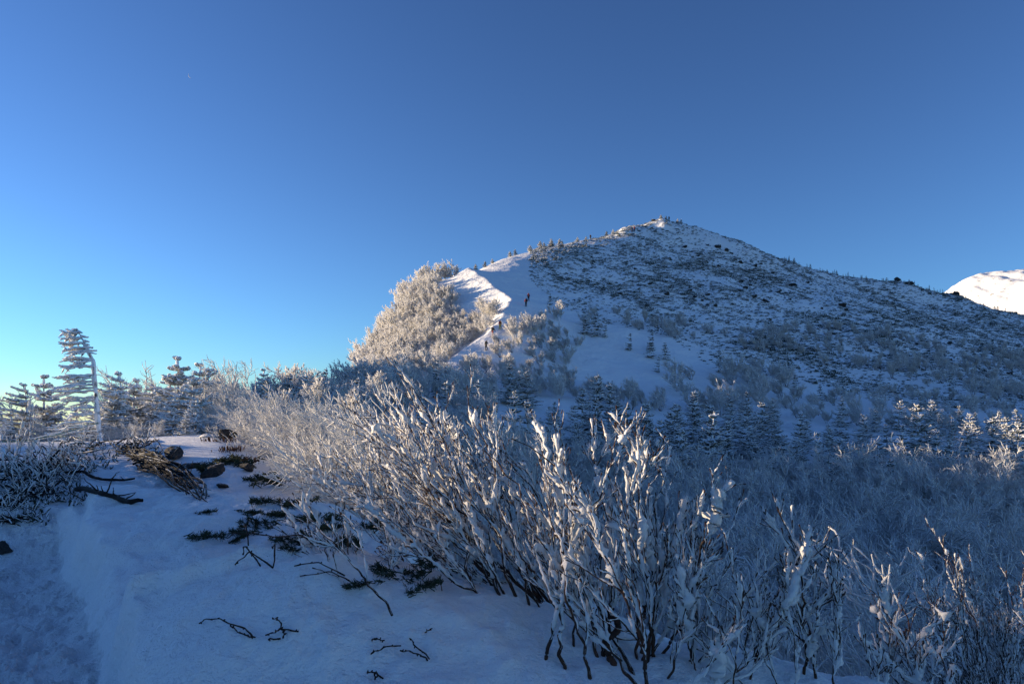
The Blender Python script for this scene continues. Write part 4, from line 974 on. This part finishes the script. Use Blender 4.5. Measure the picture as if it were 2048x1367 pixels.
# green rope tied to the flagged fir
P = np.array([W(x, y, Y) for x, y, Y in ((-30, 884, 19), (0, 883, 19), (37, 881.5, 19.3), (61, 879, 19.5), (108, 871, 19.8), (154, 858, 20.1), (196, 845, 20.4))]); Q = resample(P, 60)
v, f = tubes([Q - Q[0]], [np.full(60, .012)], 6); M['rope'] = plain_mat('green_rope', [(.3, (.01, .09, .05)), (.7, (.02, .16, .09))], 40)
r = empty('rope', Q[0]); obj('line', mesh_data('rope_line', v, f, M['rope']), r); gg = np.random.default_rng(3)
v, f = tubes([Q - Q[0] + [0, -.003, -.02]], [.022 * np.clip(.4 + .7 * snoise(gg, 60, 4), .1, 2)], 6, jit=.3); obj('rime', mesh_data('rope_rime', v, f, M['rime']), r)
tag(r, 'green guide rope sagging from the flagged fir to the left edge', 'rope')
# withered plants by the capped rock
g = np.random.default_rng(44); A, R = [], []
for i in range(60):
    a = g.normal(0, .35), g.normal(0, .12); A.append(path(g, (a[0], a[1], -.03), (g.normal(-.1, .15), 0, 1), g.uniform(.12, .34), 5, (0, 0, 1), .02, .07)); R.append(np.array([.006, .007, .014, .016, .005]) * g.uniform(.7, 1.4))
v, f = tubes(A, R, 5, jit=.2, seed=6); M['wither'] = plain_mat('withered', [(.3, (.03, .014, .01)), (.7, (.10, .04, .025))], 12); wm = mesh_data('withered_plant', v, f, M['wither'])
for i, (px, Y, lb) in enumerate([(438, 17.6, 'red brown withered plants below the capped rock'), (462, 16.2, 'second patch of withered stalks, further down the snow edge'), (492, 15.0, 'withered stalks in front of the sunlit thicket'), (735, 11.2, 'dark withered stalks under the snowy stems')]):
    o = obj('withered_plant', wm, None, at(px, Y)); o.scale = (.7, .7, .5); o.rotation_euler = (0, 0, i * 1.3); tag(o, lb, 'withered plant', 'withered plants along the snow edge')
# mats of dwarf pine pressed on the near slope
g = np.random.default_rng(45); NM = []
def needle_mat(seed):
    g = np.random.default_rng(seed); P, R = [], []
    for i in range(26):
        a = g.uniform(0, 2 * PI); q = math.sqrt(g.uniform(0, 1)); c = np.array([q * math.cos(a) * .30, q * math.sin(a) * .16, .008 + .03 * g.uniform(0, 1)])
        d0 = norm([-.8 + g.normal(0, .5), g.normal(0, .6), g.uniform(-.05, .3)])
        for _ in range(16): P.append(path(g, c + d0 * g.uniform(-.04, .05), d0 + g.normal(0, .5, 3), g.uniform(.03, .07), 2)); R.append(np.array([.0042, .0018]))
        P.append(path(g, c - d0 * .08, d0, .14, 4)); R.append(rad(.006, .004, 4))
    v, f = tubes(P, R, 3, seed=seed); return mesh_data('needle_mat%d' % seed, v, f, M['sprig'])
NM = [needle_mat(700 + i) for i in range(4)]
mats_ = [(410, 1028, .5), (425, 1080, .9), (455, 1074, .9), (492, 1070, .8), (520, 1052, .9), (548, 1036, .9), (572, 1062, .8), (590, 1084, .9), (500, 1028, .6), (532, 1008, .8), (556, 985, .8), (600, 1012, 1.0), (640, 1045, 1.0), (690, 1095, 1.0), (725, 1122, 1.0), (762, 1150, 1.0), (700, 1012, 1.1), (722, 1000, 1.2), (690, 985, 1.2), (655, 995, 1.1), (560, 1088, .7), (620, 1092, .8), (800, 1125, 1.1), (832, 1152, 1.1), (790, 1085, 1.1), (524, 962, .9), (505, 945, 1.0), (540, 975, 1.0), (480, 930, .9), (470, 1085, .6), (640, 1120, .6), (578, 1108, .6), (670, 1060, .9), (740, 1060, 1.1), (770, 1040, 1.2), (860, 1100, 1.2), (440, 930, .8), (415, 945, .8), (590, 960, .8), (620, 935, .7), (730, 1175, .8), (850, 1180, .9), (880, 1170, .9)]
for i, (px, py, s) in enumerate([m for k, m in enumerate(mats_) if k % 4 != 2 or k == 1]):
    p = hit(px, py); p = p if p[1] < 16 else at(px, 12)
    o = obj('pine_sprig', NM[i % 4], None, p + [0, 0, .01]); s *= max(.55, p[1] / 9); o.scale = (s, s, s); o.scale = (s * g.uniform(.7, 1.2), s * g.uniform(.9, 1.7), s * 1.5); o.rotation_euler = (g.normal(0, .18), g.normal(0, .15), g.uniform(0, 6.28))
    tag(o, 'flat green pine sprig lying on the near snow slope' if i != 1 else 'leftmost thick pine sprig drooping on the near bank', 'pine sprig', 'pine sprigs on the near slope')
# bare twigs poking out of the near snow
def twig(polys, lb, r=.0042, lift=.03):
    b = None; A, R = [], []; gg = np.random.default_rng(len(lb))
    for pl in polys:
        m = len(pl); P = on_snow(pl, [lift * (.25 + 1.1 * math.sin(PI * (.15 + .7 * k / max(1, m - 1)))) for k in range(m)], 7.5); n = 8 * m; Q = resample(P, n)
        Q += np.stack([snoise(gg, n, 4) for _ in range(3)], 1) * .006
        if b is None: b = Q[0].copy()
        q = np.linspace(r * .75, r * 1.3, n) * (1 + .2 * snoise(gg, n, 2)); q[:3] *= 1.6; A.append(Q - b); R.append(q)
        for k in range(2, n - 2, 5): A.append(path(gg, Q[k] - b, gg.normal(0, 1, 3) + [0, 0, .4], .016, 3)); R.append(np.array([r, r * 1.2, r * .5]))
    v, f = tubes(A, R, 6, jit=.1); tag(obj('bare_twig', mesh_data('bare_twig', v, f, M['twig']), None, b), lb, 'twig')
twig([[(397, 1255), (412, 1250), (440, 1253), (465, 1261), (490, 1268), (508, 1284)], [(463, 1262), (475, 1276), (495, 1285), (510, 1288)]], 'forked bare twig curving out of the near snow bank')
twig([[(545, 1249), (556, 1250), (562, 1262), (566, 1270), (597, 1276)], [(531, 1277), (550, 1279), (560, 1270), (568, 1268)], [(536, 1290), (560, 1290)], [(568, 1285), (566, 1270)]], 'small star shaped bare twig right of the forked twig')
twig([[(742, 1313), (765, 1308), (800, 1299)], [(802, 1309), (820, 1315), (840, 1324), (856, 1328)], [(820, 1288), (830, 1302), (858, 1325)]], 'pair of dark bare twigs lying on the snow below the big shrub')
twig([[(850, 1277), (857, 1272), (862, 1268)], [(752, 1284), (768, 1288)], [(742, 1287), (752, 1286)]], 'tiny twig tips just above the pair of dark twigs', .0035)
twig([[(733, 1352), (750, 1358), (765, 1366)], [(748, 1357), (752, 1366)]], 'dark twig tips at the bottom edge of the photo', .0045)
twig([[(455, 1102), (470, 1116), (495, 1125), (520, 1126), (545, 1130), (600, 1118), (650, 1125)], [(545, 1130), (549, 1150), (548, 1170)], [(488, 1095), (492, 1110), (497, 1125)], [(470, 1168), (500, 1166), (545, 1170)], [(485, 1140), (490, 1155), (520, 1165)]], 'thin budded branch reaching left from the sparse shrub', .0045, .16)
twig([[(600, 1168), (660, 1172), (700, 1178)], [(590, 1145), (640, 1150), (690, 1165)]], 'thin low branch under the sparse shrub', .004, .06)

# thin crescent moon
g = None; Dm = 4000.; c = W(384, 150, Dm); th = np.linspace(math.radians(150), math.radians(262), 26); Rm = 7 / F * Dm
A = np.stack([c[0] + Rm * np.cos(th), np.full(26, Dm), c[2] + Rm * np.sin(th)], 1)
v, f = tubes([A - c], [np.maximum(.15, 1.6 * np.sin(np.linspace(0, PI, 26)))], 8); M['moon'] = rime_mat('moon', (.6, .6, .62), 1, 0.1, 0)
tag(obj('moon', mesh_data('moon', v, f, M['moon']), None, c), 'faint thin crescent moon high in the blue sky', 'moon')

# ================================================================== hikers climbing the crest path
def skin(name, V, E, R, mat, parent, root=0, sub=2):
    me = bpy.data.meshes.new(name); me.from_pydata([tuple(map(float, v)) for v in V], E, [])
    me.materials.append(mat); o = obj(name, me, parent)
    m = o.modifiers.new('skin', 'SKIN'); m.use_smooth_shade = True
    for i, r in enumerate(R):
        q = me.skin_vertices[0].data[i]; q.radius = (r, r); q.use_root = (i == root)
    ss_ = o.modifiers.new('subdivision', 'SUBSURF'); ss_.levels = 1; ss_.render_levels = sub
    return o
def cloth(name, c):
    return plain_mat(name, [(.3, tuple(x * .8 for x in c)), (.7, tuple(min(1, x * 1.15) for x in c))], 12, .75)
M['skin'] = plain_mat('skin', [(.3, (.42, .25, .18)), (.7, (.5, .31, .23))], 30, .6)
def hiker(px, py, yaw, jc, tc, pc, hc, label, step=1, lean=.06, Y=None, scale=1.05):
    p = hit(px, py, 95) if Y is None else at(px, Y)
    t = empty('person', p - [0, 0, .06], yaw); t.scale = (scale,) * 3; L = lean
    J = {'pel': (0, 0, .92), 'spi': (0, L * .5, 1.14), 'che': (0, L, 1.36), 'nec': (0, L * 1.35, 1.50), 'jaw': (0, L * 1.6 + .015, 1.58), 'hed': (0, L * 1.7, 1.66), 'top': (0, L * 1.7 - .01, 1.75)}
    for s_, n in ((-1, 'l'), (1, 'r')):
        f = s_ * step
        J['sho' + n] = (.17 * s_, L, 1.41); J['elb' + n] = (.25 * s_, L + .05 - .09 * f, 1.15); J['wri' + n] = (.23 * s_, L + .24 - .10 * f, 1.02); J['han' + n] = (.22 * s_, L + .32 - .10 * f, 1.00)
        J['hip' + n] = (.095 * s_, 0, .87); J['kne' + n] = (.10 * s_, .13 + .06 * f if f > 0 else .03, .50); J['ank' + n] = (.10 * s_, .10 if f > 0 else -.20, .10); J['toe' + n] = (.11 * s_, .25 if f > 0 else -.05, .06)
    R = dict(pel=.125, spi=.115, che=.13, nec=.055, jaw=.075, hed=.10, top=.055, sho=.065, elb=.045, wri=.033, han=.045, hip=.085, kne=.06, ank=.045, toe=.045)
    def part(nm, keys, edges, add, mat):
        ks = keys; return skin(nm, [J[k] for k in ks], [(ks.index(a), ks.index(b)) for a, b in edges], [R[k[:3]] + add for k in ks], mat, t)
    arms = [(a + n, b + n) for n in 'lr' for a, b in (('sho', 'elb'), ('elb', 'wri'))]
    legs = [(a + n, b + n) for n in 'lr' for a, b in (('hip', 'kne'), ('kne', 'ank'))]
    part('body', list(J), [('pel', 'spi'), ('spi', 'che'), ('che', 'nec'), ('nec', 'jaw'), ('jaw', 'hed'), ('hed', 'top')] + [('che', 'sho' + n) for n in 'lr'] + arms + [('wri' + n, 'han' + n) for n in 'lr'] + [('pel', 'hip' + n) for n in 'lr'] + legs + [('ank' + n, 'toe' + n) for n in 'lr'], 0, M['skin'])
    part('jacket', ['pel', 'spi', 'che', 'nec'] + [a + n for n in 'lr' for a in ('sho', 'elb', 'wri')], [('pel', 'spi'), ('spi', 'che'), ('che', 'nec')] + [('che', 'sho' + n) for n in 'lr'] + arms, .028, cloth('jacket_cloth', jc))
    part('trousers', ['pel'] + [a + n for n in 'lr' for a in ('hip', 'kne', 'ank')], [('pel', 'hip' + n) for n in 'lr'] + legs, .022, cloth('trouser_cloth', tc))
    for n in 'lr': skin('boot', [J['ank' + n], J['toe' + n]], [(0, 1)], [.06, .055], M['bootm'], t)
    skin('hat', [(0, L * 1.7 - .005, 1.70), (0, L * 1.7 - .01, 1.785)], [(0, 1)], [.112, .07], cloth('hat_cloth', hc), t)
    import bmesh
    bm = bmesh.new(); bmesh.ops.create_cube(bm, size=1); bmesh.ops.scale(bm, vec=(.34, .24, .56), verts=bm.verts)
    for v_ in bm.verts: v_.co.x *= 1 - .18 * (v_.co.z > 0)
    bmesh.ops.bevel(bm, geom=bm.edges[:], offset=.07, segments=3, affect='EDGES', profile=.6)
    bmesh.ops.translate(bm, vec=(0, L - .24, 1.30), verts=bm.verts); me = bpy.data.meshes.new('backpack'); bm.to_mesh(me); bm.free(); me.materials.append(cloth('pack_cloth', pc)); obj('backpack', me, t)
    tag(t, label, 'person', 'hikers climbing the peak'); return t
M['bootm'] = plain_mat('boot_leather', [(.3, (.012, .01, .01)), (.7, (.03, .025, .02))], 20)
K = (.012, .013, .018)
hiker(1052, 615, .1, (.30, .02, .025), (.012, .016, .03), (.02, .02, .025), K, 'hiker in a red jacket, lower of the two close together on the path')
hiker(1057, 603, .1, (.02, .05, .10), (.014, .014, .02), (.26, .02, .03), (.05, .02, .03), 'hiker in dark blue with a red pack, just above the red jacketed hiker', -1)
hiker(1000, 660, -.5, (.16, .20, .03), (.10, .12, .02), (.16, .015, .03), K, 'hiker in a yellow green jacket with a red pack beside the sunlit snow lip', 1, .12)
hiker(985, 673, -.6, (.02, .02, .025), (.30, .02, .02), (.03, .028, .03), K, 'hiker in black with red lower legs, leaning forward below the yellow green hiker', -1, .16)
hiker(972, 702, -.4, (.05, .05, .05), (.03, .03, .03), (.06, .06, .055), K, 'grey hiker half hidden by frosty twigs, lowest on the crest path', 1, .14)
hiker(1181, 0, -.9, K, K, (.015, .015, .02), K, 'lone black hiker standing on the left skyline below the peak', 1, .05, skyY(1181) - .8)
hiker(1264, 464, -.7, (.03, .04, .07), K, (.02, .02, .03), K, 'dark hiker left of the red one near the sunlit cornice under the summit', 1)
hiker(1269, 463, -.7, (.22, .015, .02), K, (.2, .015, .02), K, 'hiker in red close under the summit cornice', -1)
hiker(1338, 0, -.5, (.06, .02, .025), K, K, (.1, .02, .02), 'hiker on the summit skyline right of the rimed bump', 1, .05, skyY(1338) - .8)

# ================================================================== plant the birches: the 300 that show largest one by one, the rest as one far wood
def scatter_object(name, protos, items, label):
    """one object holding many small copies (geometry nodes); items: (proto index, loc, rz, scale)"""
    col = bpy.data.collections.new(name + '_kinds')
    for i, p in enumerate(protos):
        o = bpy.data.objects.new('%s_kind_%02d' % (name, i), p); col.objects.link(o)
    me = bpy.data.meshes.new(name); n = len(items)
    me.vertices.add(n); me.vertices.foreach_set('co', np.array([i[1] for i in items], np.float32).ravel())
    for an, ty, vals, key in (('kind_index', 'INT', [i[0] for i in items], 'value'), ('turn', 'FLOAT_VECTOR', [(0, 0, i[2]) for i in items], 'vector'), ('size', 'FLOAT_VECTOR', [i[3] for i in items], 'vector')):
        at_ = me.attributes.new(an, ty, 'POINT'); at_.data.foreach_set(key, np.array(vals, np.int32 if ty == 'INT' else np.float32).ravel())
    ob = obj(name, me); ob['kind'] = 'stuff'; ob['label'] = label
    t = bpy.data.node_groups.new(name, 'GeometryNodeTree')
    t.interface.new_socket('Geometry', in_out='INPUT', socket_type='NodeSocketGeometry'); t.interface.new_socket('Geometry', in_out='OUTPUT', socket_type='NodeSocketGeometry')
    gi, go = t.nodes.new('NodeGroupInput'), t.nodes.new('NodeGroupOutput')
    ci = t.nodes.new('GeometryNodeCollectionInfo'); ci.inputs['Collection'].default_value = col
    ci.inputs['Separate Children'].default_value = True; ci.inputs['Reset Children'].default_value = True
    ip = t.nodes.new('GeometryNodeInstanceOnPoints'); ip.inputs['Pick Instance'].default_value = True
    def attr(an, ty):
        a = t.nodes.new('GeometryNodeInputNamedAttribute'); a.data_type = ty; a.inputs['Name'].default_value = an
        return a.outputs['Attribute']
    er = t.nodes.new('FunctionNodeEulerToRotation')
    t.links.new(attr('turn', 'FLOAT_VECTOR'), er.inputs[0])
    t.links.new(gi.outputs[0], ip.inputs['Points']); t.links.new(ci.outputs[0], ip.inputs['Instance'])
    t.links.new(attr('kind_index', 'INT'), ip.inputs['Instance Index']); t.links.new(er.outputs[0], ip.inputs['Rotation'])
    t.links.new(attr('size', 'FLOAT_VECTOR'), ip.inputs['Scale']); t.links.new(ip.outputs[0], go.inputs[0])
    md = ob.modifiers.new('scatter', 'NODES'); md.node_group = t
    return ob
def joined_mesh(name, objs):
    """objects' meshes as one mesh with several materials"""
    vs, ls, ns, mi, mats, off = [], [], [], [], [], 0
    for k, o in enumerate(objs):
        me = o.data; v = np.empty(len(me.vertices) * 3, np.float32); me.vertices.foreach_get('co', v); vs.append(v.reshape(-1, 3))
        l = np.empty(len(me.loops), np.int32); me.loops.foreach_get('vertex_index', l)
        t = np.empty(len(me.polygons), np.int32); me.polygons.foreach_get('loop_total', t)
        assert (t == 4).all(); ls.append(l.reshape(-1, 4) + off); off += len(me.vertices); mi.append(np.full(len(t), k)); mats.append(me.materials[0])
    return mesh_data(name, np.concatenate(vs), np.concatenate(ls), mats, True, np.concatenate(mi))
BIRCHES.sort(key=lambda b: -b[3][2] * (3.0 if b[0] not in FARB else 4.0) / b[1][1])
NB = 300
for pr, loc, a, sc, label, group in BIRCHES[:NB]:
    o = dup(pr, loc, a, sc, label, group); o['category'] = 'birch tree'
allp = THK + MID + FARB + FARD
jm = [joined_mesh('frosted_wood_kind', p.children) for p in allp]
rest = [(allp.index(pr), loc, a, sc) for pr, loc, a, sc, _, _ in BIRCHES[NB:]]
if rest: scatter_object('frosted_wood', jm, rest, 'far frosted birch wood covering the sunlit flank, the saddle and the lower hillside')
for p in allp + CON + CONF + RIM: remove_tree(p)

scatter_object('hillside_scrub', PM, PINE_REST, 'low dark pine scrub speckling the snow of the hillside')
